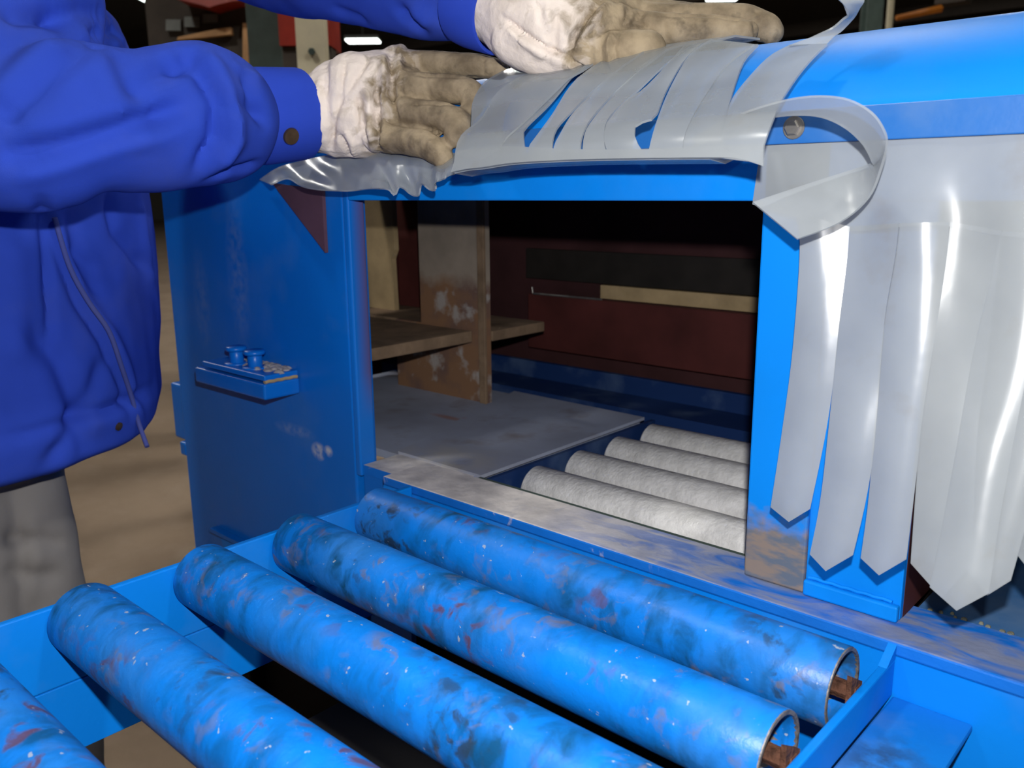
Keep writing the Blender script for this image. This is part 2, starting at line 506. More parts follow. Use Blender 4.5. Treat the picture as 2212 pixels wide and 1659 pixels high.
def solid(bm, t):
    """give a sheet its thickness: a second skin along the vertex normals, closed round the border"""
    bmesh.ops.recalc_face_normals(bm, faces=bm.faces)
    bm.normal_update()
    vs, fs = bm.verts[:], bm.faces[:]
    tw = {v: bm.verts.new(v.co - v.normal * t) for v in vs}
    border = [(l.vert, l.link_loop_next.vert) for f in fs for l in f.loops if l.edge.is_boundary]
    for f in fs:
        bm.faces.new([tw[v] for v in f.verts][::-1])
    for a, b in border:
        bm.faces.new((b, a, tw[a], tw[b]))
    bmesh.ops.recalc_face_normals(bm, faces=bm.faces)
    return bm
def fix(bm):
    bmesh.ops.recalc_face_normals(bm, faces=bm.faces)
    return bm
def remesh(bm, voxel, smooth=6):
    me = bpy.data.meshes.new('tmp_body')
    fix(bm).to_mesh(me)
    bm.free()
    o = bpy.data.objects.new('tmp_body', me)
    COL.objects.link(o)
    m = o.modifiers.new('r', 'REMESH')
    m.mode = 'VOXEL'
    m.voxel_size = voxel
    if smooth:
        s = o.modifiers.new('s', 'SMOOTH')
        s.factor = 0.5
        s.iterations = smooth
    dg = bpy.context.evaluated_depsgraph_get()
    dg.update()
    ev = o.evaluated_get(dg)
    me2 = bpy.data.meshes.new_from_object(ev)
    nb = bmesh.new()
    nb.from_mesh(me2)
    bpy.data.objects.remove(o)
    bpy.data.meshes.remove(me)
    bpy.data.meshes.remove(me2)
    return nb
def folds(bm, lines, rough=None, big=False):
    """press creases (negative) and raise ridges (positive) along lines sketched on the photo and dropped on the body's surface"""
    bm.verts.ensure_lookup_table()
    bm.normal_update()
    co = np.array([v.co for v in bm.verts])
    no = np.array([v.normal for v in bm.verts])
    tree = BVHTree.FromBMesh(bm)
    h = np.zeros(len(co))
    for pts, wd, amp in lines:
        if big:
            amp, wd = (amp * 1.7, wd * 0.95) if amp < 0 else (amp * 1.5, wd * 1.15)
        s = []
        for (a, b) in zip(pts, pts[1:]):
            k = max(2, int(math.dist(a, b) / 6))
            for j in range(k + 1):
                q = (a[0] + (b[0] - a[0]) * j / k, a[1] + (b[1] - a[1]) * j / k)
                hit = tree.ray_cast(CP, ray(*q).normalized())
                if hit[0] is not None:
                    s.append(hit[0])
        if len(s) < 2:
            continue
        s = np.array(s)
        n = len(s)
        best = np.full(len(co), 9.0)
        tp = np.zeros(len(co))
        for i, p in enumerate(s):
            d = np.linalg.norm(co - p, axis=1)
            u = d < best
            best[u] = d[u]
            tp[u] = i / max(n - 1, 1)
        taper = np.clip(np.minimum(tp, 1 - tp) * 5 + 0.25, 0, 1)
        h += amp * np.exp(-(best / wd) ** 2) * taper
    if rough:
        for sc, am in rough:
            h += am * np.array([noise.noise(V(p) * sc) for p in co])
    co = co + no * h[:, None]
    for v, p in zip(bm.verts, co):
        v.co = p
    if big:
        for _ in range(3):
            bmesh.ops.smooth_vert(bm, verts=bm.verts, factor=0.5, use_axis_x=True, use_axis_y=True, use_axis_z=True)
    return bm

# ================================================================== THE HALL
struct('floor', bx(-40, 30, -20, 45, -0.2, 0), M['floor'])
struct('ceiling', bx(-40, 30, -20, 45, 7.0, 7.15), M['sheet'])
struct('wall_left', bx(-40.2, -40, -20, 45, 0, 7.0), M['sheet'])
struct('wall_back', bx(-40, 30, 45, 45.2, 0, 7.0), M['sheet'])
struct('wall_right', bx(30, 30.2, -20, 45, 0, 7.0), M['sheet'])
struct('wall_front', bx(-40, 30, -20.2, -20, 0, 7.0), M['sheet'])
for i, y in enumerate((-8, 0, 8, 16, 24, 32)):
    struct('trim_%d' % (i + 1), bx(-40, 30, y - 0.12, y + 0.12, 6.55, 7.0), M['brown'])

YF, SZ, TZ = 0.7315, 0.88, 1.237            # front plane, sill height, top of the opening
XL, XR = -0.959, -0.3635
FZ = SZ - 0.014                              # floor inside the tunnel
HR, HLEAN = 0.152, math.radians(30)
HC = (YF + HR * math.cos(HLEAN), 1.312 - HR * math.sin(HLEAN))      # centre of the hood's curve (Y, Z)
def hood_profile(o=0.0, flat=0.7):
    p = [(YF - o, 1.312 - 0.002)]
    for k in range(15):
        a = math.radians(150 - 60 * k / 14)
        p.append((HC[0] + (HR + o) * math.cos(a), HC[1] + (HR + o) * math.sin(a)))
    p.append((HC[0] + flat, HC[1] + HR + o))
    return p

# ================================================================== BLASTING MACHINE
mach = thing('blasting_machine', 'blue steel blasting machine with an open tunnel mouth under a rounded hood', 'machine', (-0.9, 1.0, 0))
def part(name, bm, mat, smooth=False, label=None, parent=None):
    return put(name, bm, M[mat], parent or mach, smooth, label)
# cabinet panel left of the mouth, with its return into the mouth
part('cabinet_panel', bx(-1.479, XL - 0.012, YF, YF + 0.04, 0.50, 1.30, 0.003), 'panel_blue')
part('door_jamb', bx(XL - 0.012, XL, YF, YF + 0.028, SZ - 0.03, 1.30, 0.0025), 'reveal', label='thin blue jamb turning reddish inside')
part('cabinet_side', bx(-1.479, -1.44, YF + 0.04, 0.95, 0.25, 1.30), 'panel_blue')
part('hinge_block', bx(-1.535, -1.4795, YF + 0.01, YF + 0.10, 0.80, 0.905, 0.004), 'panel_blue')
part('hinge_block', bx(-1.50, -1.4795, YF + 0.0, YF + 0.06, 0.775, 0.80, 0.003), 'panel_blue')
part('base_gusset', poly_plate([(-1.37, YF - 0.004, 0.655), (-1.25, YF - 0.004, 0.655), (-1.36, YF - 0.004, 0.57)], (0, 0.003, 0)), 'blue')
part('base_flange', bx(-1.39, XL - 0.05, YF - 0.014, YF - 0.0005, 0.655, 0.662), 'panel_blue')
part('corner_gusset', poly_plate([on(588, 396, 1, YF - 0.006), on(702, 546, 1, YF - 0.006), on(695, 410, 1, YF - 0.006)], (0, 0.0055, 0)), 'primer_tri', label='reddish primer triangle plate')
for i, x0 in enumerate((-1.43, -1.00)):
    part('base_leg', bx(x0, x0 + 0.08, YF + 0.02, YF + 0.10, 0.0, 0.50, 0.004), 'dark')
# clamp block: two bars with two bolts standing on them
ca, cb = on(420, 800, 1, YF - 0.062), on(648, 818, 1, YF)
cx0, cx1 = ca.x, cb.x
cz = 0.974
yp = YF - 0.062
cl = part('clamp_block', bx(cx0, cx1, yp, YF - 0.0005, cz - 0.022, cz + 0.002, 0.003), 'panel_blue')
part('clamp_plate', bx(cx0 + 0.02, cx1 - 0.002, yp + 0.003, YF - 0.001, cz + 0.0055, cz + 0.014, 0.002), 'panel_blue', parent=cl)
part('weld', tube([V((cx1 - 0.004, yp + 0.004 + 0.055 * k / 8, cz + 0.004 + 0.001 * (k % 2))) for k in range(9)], 0.0032, 8), 'tan', True, parent=cl)
dustb = bmesh.new()
for k in range(60):
    u = random.random()
    q = V((cx0 + (cx1 - cx0) * (0.30 + 0.66 * u), YF - 0.004 - random.random() ** 2 * 0.034, cz + 0.0145))
    tube([q + V((0, 0, h_)) for h_ in (-0.002, 0.001, 0.003)], [0.006 + .005 * random.random(), 0.006, 0.002], 8, True, dustb)
M['dust'] = simple('grey_abrasive_dust', (0.46, 0.43, 0.42), 0.95, 0, 0.3, 60, 0.1, 0.5, 200)
d_ = part('dust_heap', dustb, 'dust', True, parent=cl)
d_['kind'] = 'stuff'
for bxp in (0.40, 0.66):
    x = cx0 + (cx1 - cx0) * bxp
    bb = cyl((x, YF - 0.032, cz + 0.012), (x, YF - 0.032, cz + 0.034), 0.011, 20, 0.001)
    cyl((x, YF - 0.032, cz + 0.034), (x, YF - 0.032, cz + 0.041), 0.0165, 20, 0.002, bb)
    cyl((x, YF - 0.032, cz + 0.012), (x, YF - 0.032, cz + 0.016), 0.02, 20, 0.001, bb)
    part('bolt', bb, 'panel_blue', True, parent=cl)
# lintel and hood
part('lintel', bx(XL + 0.0005, 0.5, YF, YF + 0.012, TZ, 1.312, 0.002), 'hood_blue')
hb = loft([[V((x, y, z)) for (y, z) in hood_profile()] for x in (-1.48, -1.0, -0.5, 0.0, 0.5)], False, False)
part('hood', solid(hb, 0.003), 'hood_blue', True)
for x in (-1.4795, 0.4975):
    pr_ = hood_profile(-0.0035, 0.68)
    part('hood_end', poly_plate([(x, y, z) for y, z in pr_] + [(x, HC[0] + 0.68, 1.301), (x, YF + 0.004, 1.301)], (0.002, 0, 0)), 'panel_blue')
part('end_panel', bx(0.5005, 0.51, YF + 0.01, HC[0] + 0.68, 0.3, 1.30), 'panel_blue')
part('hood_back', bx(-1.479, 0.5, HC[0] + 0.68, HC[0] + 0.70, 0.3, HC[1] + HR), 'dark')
hbar = part('header_bar', bx(-0.80, 0.5, YF - 0.010, YF - 0.004, 1.2845, 1.3115, 0.001), 'bar_blue')
q = on(1716, 276, 1, YF - 0.010)
for x in (q.x, q.x + 0.42):
    bb = cyl((x, YF - 0.0105, q.z), (x, YF - 0.017, q.z), 0.0068, 6, 0.0012)
    cyl((x, YF - 0.0102, q.z), (x, YF - 0.0122, q.z), 0.0095, 20, 0.0005, bb)
    part('bolt', bb, 'bolt', False, parent=hbar)
# right jamb: square post, plate beside it, foot
part('mouth_post', bx(XR, XR + 0.060, YF, YF + 0.10, SZ + 0.001, 1.30, 0.002), 'jamb')
part('side_plate', bx(XR + 0.060, -0.218, YF + 0.004, YF + 0.012, SZ + 0.001, 1.30, 0.001), 'hood_blue')
part('plate_foot', bx(XR + 0.061, -0.218, YF - 0.004, YF + 0.004, SZ + 0.001, SZ + 0.016, 0.002), 'hood_blue')
part('weld', tube([V((XR + 0.064 + 0.0075 * k, YF + 0.0015, SZ + 0.0172 + 0.0008 * (k % 2))) for k in range(11)], 0.0018, 8), 'hood_blue', True)
part('plate_return', bx(-0.222, -0.218, YF + 0.012, YF + 0.11, SZ + 0.001, 1.30), 'primer')
part('side_bay_back', bx(-0.218, 0.5, 1.02, 1.03, SZ + 0.001, 1.31), 'primer_dark')
# sill in front of the mouth and its apron
part('sill_angle', bx(-0.779, -0.24, 0.7765, 0.792, SZ - 0.03, SZ - 0.006), 'green')
part('sill_step', bx(-0.957, -0.8005, 0.735, 0.8025, FZ - 0.012, FZ + 0.0015), 'sill')
part('sill', bx(-0.868, 0.5, 0.697, 0.776, SZ - 0.012, SZ, 0.002), 'sill', label='blue sill under pale grey powder')
part('base_shade_sheet', bx(-1.43, 0.5, 0.78, 0.80, 0.02, 0.70), 'dark')  # dark sheet standing in for the shade under the machine
part('sill_filler', bx(-0.9585, -0.868, 0.7362, 0.745, 0.50, FZ - 0.0125), 'panel_blue')
part('apron', bx(-0.868, 0.5, 0.6975, 0.706, 0.72, SZ - 0.0125), 'blue')
part('bay_table', bx(-0.215, 0.5, 0.7765, 1.02, SZ - 0.012, SZ - 0.001), 'table_blue')
sm = bmesh.new()
for k in range(60):
    x = -0.205 + 0.0065 * k * (1 + 0.3 * random.random())
    q = V((x, 0.7765 + random.gauss(0, 0.0022), SZ))
    r_ = 0.0008 + 0.0013 * random.random()
    tube([q + V((0, 0, -0.001)), q + V((0, 0, 0.0008)), q + V((0, 0, 0.0014))], [r_ * 1.5, r_ * 1.2, r_ * 0.4], 6, True, sm)
M['sealant'] = simple('yellowed_grey_crumbs', (0.17, 0.17, 0.13), 0.9, 0, 0.4, 80)
part('sealant_crumbs', sm, 'sealant', True)['kind'] = 'stuff'
# inside of the tunnel
f0, f1, f2 = on(1045, 1030, 2, FZ), on(1392, 908, 2, FZ), on(1000, 880, 2, FZ)
part('floor_plate', poly_plate([(-0.96, 0.802, FZ + 0.0005), (f0.x + 0.004, 0.802, FZ + 0.0005), f1 + V((0, 0, 0.0005)), (f1.x - 0.30, f1.y + 0.005, FZ + 0.0005)], (0, 0, 0.005)), 'plate')
part('tunnel_floor', bx(-1.44, -0.80, 0.803, f1.y, FZ - 0.012, FZ), 'plate')
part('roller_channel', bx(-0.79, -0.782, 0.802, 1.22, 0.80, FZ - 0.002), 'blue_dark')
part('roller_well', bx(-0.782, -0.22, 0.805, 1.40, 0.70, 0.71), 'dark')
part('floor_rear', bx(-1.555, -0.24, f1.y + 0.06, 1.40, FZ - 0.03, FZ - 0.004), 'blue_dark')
part('tunnel_wall', bx(-1.57, -1.56, 0.9, 1.40, 0.70, 1.31), 'primer')
part('tunnel_wall', bx(-1.57, -0.22, 1.40, 1.41, 0.70, 1.31), 'primer_dark', label='dark red back wall')
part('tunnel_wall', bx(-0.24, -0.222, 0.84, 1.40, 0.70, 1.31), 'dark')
part('upright_plate', bx(-1.325, -1.076, 1.115, 1.127, FZ, 1.0), 'post')
part('upright_plate', bx(-1.250, -1.076, 1.1151, 1.127, 1.0001, 1.30), 'post')
part('plate_edge', bx(-1.0905, -1.074, 1.109, 1.1148, FZ, 1.25, 0.001), 'wood')
part('ledge_board', bx(-1.438, -1.104, 0.80, 1.108, 0.978, 0.999, 0.002), 'wood')
part('ledge_board', bx(-1.555, -1.073, 1.128, 1.275, 0.980, 0.999, 0.002), 'wood')
q0, q1, q2, q3 = [on(*p, 1, 1.20) for p in ((783, 425), (846, 425), (854, 690), (792, 700))]
part('pale_board', poly_plate([q0, q1, on(852, 540, 1, 1.2), on(846, 560, 1, 1.2), q2, q3], (0, 0.012, 0)), 'tan')
q0, q1 = on(857, 480, 1, 1.26), on(915, 480, 1, 1.26)
part('red_upright', bx(q0.x, q1.x + 0.03, 1.26, 1.27, 1.0, 1.30), 'primer')
bq = on(1300, 615, 1, 1.39)
part('pale_rail', bx(bq.x, -0.26, 1.385, 1.3995, on(1300, 645, 1, 1.385).z, bq.z, 0.001), 'tan')
zb = on(1300, 648, 1, 1.37).z
br = part('red_beam', bx(on(1140, 640, 1, 1.37).x, -0.26, 1.37, 1.3845, zb - 0.115, zb - 0.001, 0.002), 'primer')
part('beam_edge', tube([on(1150, 628, 1, 1.366) + V((0, 0, 0.008)), on(1152, 634, 1, 1.366), on(1300, 647, 1, 1.366)], 0.0022, 6), 'bolt', True)
part('rubber_sheet', bx(on(1130, 520, 1, 1.38).x, -0.26, 1.388, 1.3995, bq.z + 0.002, on(1300, 545, 1, 1.38).z, 0.001), 'black')
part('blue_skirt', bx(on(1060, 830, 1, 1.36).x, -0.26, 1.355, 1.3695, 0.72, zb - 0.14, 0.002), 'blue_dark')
# steel rollers inside: one built, the rest copied
rz, RY, RP, RRi = FZ - 0.034, 0.893, 0.098, 0.034
rb = tube([(-0.772, RY, rz), (-0.768, RY, rz), (-0.23, RY, rz), (-0.227, RY, rz)], [RRi - .004, RRi, RRi, RRi - .004], 40)
r0 = part('inner_roller', rb, 'steel', True)
sh0 = part('roller_shaft', cyl((-0.782, RY, rz), (-0.773, RY, rz), 0.009, 12), 'bolt', True, parent=r0)
for k in range(1, 4):
    c = r0.copy(); COL.objects.link(c); c.parent = mach
    c.location = (0, RP * k, 0)
    s_ = sh0.copy(); COL.objects.link(s_); s_.parent = c

# ================================================================== ROLLER CONVEYOR
conv = thing('roller_conveyor', 'blue roller conveyor with worn painted rollers leading into the machine mouth', 'conveyor', (-0.52, 0.2, 0))
RXL, RXR = -0.808, -0.2255
zc, rr = 0.860, 0.034
ys = [0.634, 0.520, 0.405, 0.284, 0.164, 0.044, -0.076]
lr = put('side_rail', bx(RXL - 0.008, RXL, -0.25, 0.696, 0.80, 0.879, 0.0015), M['blue'], conv)
put('rail_flange', bx(RXL - 0.0075, RXL - 0.0002, -0.25, 0.694, 0.728, 0.7992, 0.001), M['blue'], lr)
rb = bx(-0.2135, -0.2065, -0.25, 0.6965, 0.832, 0.866, 0.0015)
rri = put('side_rail', rb, M['blue'], conv)
put('rail_flange', bx(-0.2062, -0.144, -0.25, 0.6965, 0.826, 0.8325, 0.002), blue_paint('stained_flange_paint', (0.004, 0.16, 0.58), 0.5, 0.4, 0.3, marks=[((-0.18 + 0.52 - 0.9, 0.6 - 0.2 + 1.0, 0.83), (0.04, 0.05, 0.1), 0.8, (0.02, 0.05, 0.12))]), rri)
put('rail_end_plate', poly_plate([(-0.2135, 0.6965, 0.866), (-0.2135, 0.6965, 0.8785), (-0.2135, 0.676, 0.866)], (0.007, 0, 0)), M['blue'], rri)
R0 = None
for k, y in enumerate(ys):
    if k == 0:
        # hollow tube: outer skin, lip, inner skin, recessed disc
        xs = [(RXL + 0.002, rr - 0.003), (RXL + 0.004, rr), (RXR - 0.001, rr), (RXR, rr - 0.0008), (RXR, rr - 0.0035), (RXR - 0.004, rr - 0.004), (RXR - 0.03, rr - 0.004), (RXR - 0.031, 0.006)]
        n = 48
        rings = [[V((x, y + r * math.cos(2 * math.pi * i / n), zc + r * math.sin(2 * math.pi * i / n))) for i in range(n)] for x, r in xs]
        # extra rings along the tube
        rings = rings[:2] + [[V((RXL + 0.004 + (RXR - RXL - 0.005) * j / 8, p.y, p.z)) for p in rings[1]] for j in range(1, 8)] + rings[2:]
        R0 = put('roller', fix(loft(rings)), M['roller'], conv, True)
        s = cyl((RXR - 0.030, y, zc), (-0.2137, y, zc), 0.0075, 6)
        S0 = put('roller_shaft', s, M['rust'], R0, True, label='rusty hexagonal shaft')
        b_ = poly_plate([(-0.2185, y - 0.012, zc + 0.02), (-0.2185, y + 0.011, zc + 0.006), (-0.2185, y + 0.012, zc - 0.02), (-0.2185, y - 0.012, zc - 0.018)], (0.004, 0, 0))
        B0 = put('shaft_bracket', b_, M['rust'], R0, False, label='rust brown bracket at roller end')
        L0 = put('tube_lip', fix(loft([[V((x, y + r * math.cos(2 * math.pi * i / 36) , zc + r * math.sin(2 * math.pi * i / 36))) for i in range(36)] for x, r in ((RXR - 0.0005, rr - 0.0004), (RXR + 0.0006, rr - 0.0006), (RXR + 0.0006, rr - 0.0036), (RXR - 0.028, rr - 0.0042))], False)), M['lip_steel'], R0, True)
    else:
        c = R0.copy(); COL.objects.link(c); c.parent = conv
        c.location = (0, y - ys[0], 0)
        for ch in (S0, B0, L0):
            d = ch.copy(); COL.objects.link(d); d.parent = c
for (x, y) in ((RXL - 0.004, -0.15), (-0.18, -0.15)):
    put('leg', bx(x - 0.02, x + 0.02, y - 0.02, y + 0.02, 0.0, 0.727 if x < -0.5 else 0.825, 0.002), M['blue'], conv)
dark_tub = bmesh.new()
dark_tub = loft([[V((x, y, .64)) for x, y in ((-.80, .30), (-.22, .30), (-.22, .67), (-.80, .67))], [V((x, y, .40)) for x, y in ((-.62, .40), (-.3, .40), (-.3, .62), (-.62, .62))]])
put('added_dark_tub', fix(dark_tub), M['dark'], conv)  # dark tub added so the gaps below the rollers stay black

# ================================================================== STRIP CURTAIN
cur = thing('strip_curtain', 'milky silicone strip curtain flipped up over the hood of the machine mouth', 'curtain', (-0.4, 0.7, 1.28))
CZ0 = 1.20
def curtain_profile(o=0.0):
    p = [(YF - 0.105 - o, CZ0), (YF - 0.105 - o, 1.268), (YF - 0.098 - o, 1.286), (YF - 0.078 - o, 1.304), (YF - 0.048 - o, 1.320)]
    for k in range(1, 15):
        a = math.radians(150 - 60 * k / 14)
        oo = 0.022 * (1 - k / 14) + 0.007 + o
        p.append((HC[0] + (HR + oo) * math.cos(a), HC[1] + (HR + oo) * math.sin(a)))
    p.append((HC[0] + 0.15, HC[1] + HR + 0.007 + o))
    return p
def drape(px, py, o=0.0):
    """where the line of sight of a pixel meets the draped curtain's surface"""
    r = ray(px, py)
    prof = curtain_profile(o)
    best = None
    for (y0, z0), (y1, z1) in zip(prof, prof[1:]):
        # CP + t r : y = t r.y ; z = CAM_H + t r.z
        a, b, c = r.y, -(y1 - y0), y0
        d, e, f = r.z, -(z1 - z0), z0 - CAM_H
        det = a * e - b * d
        if abs(det) < 1e-9:
            continue
        t = (c * e - b * f) / det
        s = (a * f - c * d) / det
        if -1e-6 <= s <= 1 + 1e-6 and t > 0 and (best is None or t < best):
            best = t
    if best is None:
        # above the crest: the point of the surface nearest to the line of sight
        best, bd = None, 9
        for (y0, z0) in prof:
            t = y0 / r.y
            dd = abs(CAM_H + t * r.z - z0)
            if dd < bd:
                bd, best = dd, t
        p = CP + r * best
        zz = min(prof, key=lambda q: abs(q[0] - p.y))[1]
        return V((p.x, p.y, zz))
    return CP + r * best
def lerp_line(pts, t):
    L = [math.dist(a, b) for a, b in zip(pts, pts[1:])]
    s = t * sum(L)
    for (a, b), l in zip(zip(pts, pts[1:]), L):
        if s <= l or l == L[-1] and s <= l + 1e-6:
            k = s / l if l else 0
            return tuple(a[i] + (b[i] - a[i]) * k for i in range(len(a)))
        s -= l
    return tuple(pts[-1])
def smooth_line(pts, n=4):
    P = [np.array(p, float) for p in pts]
    out = []
    for i in range(len(P) - 1):
        p0, p1, p2, p3 = P[max(i - 1, 0)], P[i], P[i + 1], P[min(i + 2, len(P) - 1)]
        for j in range(n):
            s = j / n
            out.append(tuple(0.5 * ((2 * p1) + (p2 - p0) * s + (2 * p0 - 5 * p1 + 4 * p2 - p3) * s * s + (3 * p1 - p0 - 3 * p2 + p3) * s ** 3)))
    out.append(tuple(P[-1]))
    return out
def ribbon(left, right, fn, rows=14, cols=5, tip=None, over=False, belly=0.0):
    """sheet between two edges; fn(px,py,u,v) -> point; u across, v along"""
    L, R = smooth_line(left), smooth_line(right)
    bm = bmesh.new()
    grid = []
    for i in range(rows + 1):
        v = i / rows
        a, b = lerp_line(L, v), lerp_line(R, v)
        row = []
        for j in range(cols + 1):
            u = j / cols
            q = [a[k] + (b[k] - a[k]) * u for k in range(len(a))]
            row.append(fn(q, u, v))
        grid.append(row)
    if over:      # run on over the crest, down on the hood's flat top
        prof = curtain_profile(0.0)
        def zt(y):
            for (y0, z0), (y1, z1) in zip(prof, prof[1:]):
                if y0 <= y <= y1 and y1 > y0:
                    return z0 + (z1 - z0) * (y - y0) / (y1 - y0)
            return prof[-1][1]
        for e in (0.02, 0.05, 0.09):
            grid.append([V((p.x + 0.15 * e, p.y + e, max(zt(p.y + e), HC[1] + HR + 0.003 if p.y + e > HC[0] else p.z))) for p in grid[rows]])
    G = [[bm.verts.new(p) for p in row] for row in grid]
    for r0_, r1_ in zip(G, G[1:]):
        for j in range(cols):
            bm.faces.new((r0_[j], r0_[j + 1], r1_[j + 1], r1_[j]))
    if tip is not None:
        t = bm.verts.new(tip)
        for j in range(cols):
            bm.faces.new((G[-1][j], G[-1][j + 1], t))
    return bm
def cput(bm, name='strip', th=0.002, parent=None):
    return put(name, solid(bm, th), M['strip'], parent or cur, True)
def fd(o, lift=0.0):
    return lambda q, u, v: drape(q[0], q[1], o * min(1, 3 * v + .1) + 0.3 * lift * math.sin(math.pi * u))
# folded band along the lower edge (uncut root of the sheet)
hem = [(977, 373), (1012, 366), (1044, 363), (1113, 353), (1250, 346), (1402, 343), (1562, 342), (1608, 347), (1650, 359)]
root = [(991, 328), (1021, 324), (1044, 321), (1113, 319), (1250, 324), (1402, 324), (1562, 317), (1608, 317), (1652, 317)]
bmb = ribbon(hem, root, fd(0.0), 40, 4)
cput(bmb, 'header_band')
# the underside of the fold, back to the clamp bar
under = [[drape(*p) + V((0, 0.003, 0.001)), drape(*p) + V((0, 0.028, -0.002)), V((drape(*p).x, YF - 0.012, 1.286))] for p in smooth_line(hem)[:-9]]
cput(loft(under, False, False), 'header_band')
flip = [
    ([(1016, 294), (1018, 257), (1021, 220), (1044, 179), (1083, 154)], [(1085, 294), (1087, 257), (1099, 220), (1117, 188), (1158, 166)], 0.0015, 0),
    ([(979, 370), (991, 298), (1039, 255), (1071, 202), (1117, 168)], [(1080, 353), (1087, 305), (1131, 263), (1186, 209), (1227, 169)], 0.0045, 0.003),
    ([(1075, 353), (1080, 312), (1126, 268), (1186, 211), (1228, 168)], [(1138, 350), (1131, 298), (1135, 275), (1186, 225), (1232, 168)], 0.001, 0),
    ([(1139, 350), (1141, 319), (1158, 294), (1195, 243), (1223, 197), (1247, 168)], [(1197, 345), (1192, 317), (1200, 280), (1227, 248), (1278, 197), (1314, 167)], 0.002, 0),
    ([(1198, 345), (1196, 317), (1207, 294), (1234, 248), (1273, 207), (1311, 167)], [(1257, 344), (1253, 312), (1266, 271), (1296, 232), (1324, 202), (1363, 167)], 0.003, 0),
    ([(1258, 344), (1259, 312), (1266, 280), (1292, 243), (1324, 207), (1358, 167)], [(1318, 343), (1306, 317), (1306, 275), (1319, 248), (1351, 216), (1379, 193), (1416, 157)], 0.002, 0),
    ([(1319, 343), (1305, 307), (1308, 271), (1324, 248), (1351, 218), (1388, 193), (1427, 154), (1480, 95)], [(1401, 342), (1381, 317), (1370, 289), (1376, 266), (1415, 251), (1438, 197), (1475, 133), (1516, 94)], 0.003, 0.003),
    ([(1399, 342), (1404, 312), (1420, 257), (1448, 188), (1489, 119), (1535, 84)], [(1475, 342), (1476, 303), (1493, 257), (1526, 202), (1571, 138), (1629, 95)], 0.0055, 0.002),
    ([(1474, 342), (1477, 303), (1493, 257), (1526, 202), (1576, 133), (1627, 95)], [(1565, 341), (1562, 285), (1571, 239), (1590, 174), (1608, 128), (1638, 95)], 0.0035, 0),
]
for i, (le, re, o, lf) in enumerate(flip):
    cput(ribbon(le, re, fd(o, lf), 16, 6, None, i < 7))
# the strip that leaves the hood and twists up into the air at the upper right
L8 = [(1555, 341), (1558, 298), (1571, 239), (1585, 207), (1622, 161), (1663, 120), (1705, 97)]
R8 = [(1645, 352), (1650, 312), (1668, 262), (1691, 211), (1728, 156), (1764, 115), (1787, 94)]
b8 = ribbon(L8, R8, fd(0.006, 0.003), 16, 6)
cput(b8)
d8 = (drape(1750, 100, 0.006) - CP).dot(FW)
TW = [((1705, 97), (1787, 94), 0, 0), ((1750, 81), (1802, 79), 0, 0), ((1796, 64), (1817, 69), -0.004, 0.004), ((1822, 44), (1835, 51), -0.012, 0.01), ((1834, 34), (1848, 36), -0.02, 0.014), ((1828, 17), (1858, 18), -0.026, 0.008), ((1812, -2), (1868, -2), -0.03, 0), ((1778, -41), (1861, -46), -0.03, 0), ((1709, -83), (1815, -101), -0.02, 0)]
tl = smooth_line([(*a, d8 + da) for a, b, da, db in TW])
tr = smooth_line([(*b, d8 + da + db) for a, b, da, db in TW])
bm = bmesh.new()
g = [[bm.verts.new(at(*[a[i] + (b[i] - a[i]) * u for i in range(3)])) for u in (0, 0.25, 0.5, 0.75, 1)] for a, b in zip(tl, tr)]
for r0_, r1_ in zip(g, g[1:]):
    for j in range(4):
        bm.faces.new((r0_[j], r0_[j + 1], r1_[j + 1], r1_[j]))
cput(bm)
# the strip that loops out over the clamp bar and curls back to its pointed tip
OUT = [(1500, 298, .735), (1512, 288, .725), (1560, 261, .70), (1635, 232, .672), (1710, 212, .648), (1775, 206, .632), (1835, 214, .622), (1885, 242, .617), (1912, 280, .62), (1918, 312, .628), (1906, 365, .645), (1878, 428, .662), (1815, 482, .672), (1722, 518, .68)]
INN = [(1504, 316, .737), (1516, 313, .73), (1572, 280, .71), (1645, 255, .685), (1715, 246, .663), (1775, 250, .650), (1825, 272, .646), (1862, 304, .648), (1880, 332, .652), (1887, 352, .658), (1884, 356, .672), (1830, 374, .69), (1745, 400, .695), (1626, 439, .698)]
o_, i_ = smooth_line(OUT, 5), smooth_line(INN, 5)
bm = bmesh.new()
g = [[bm.verts.new(at(*[a[i] + (b[i] - a[i]) * u for i in range(3)])) for u in (0, 0.2, 0.4, 0.6, 0.8, 1)] for a, b in zip(o_, i_)]
for r0_, r1_ in zip(g, g[1:]):
    for j in range(5):
        bm.faces.new((r0_[j], r0_[j + 1], r1_[j + 1], r1_[j]))
cput(bm)
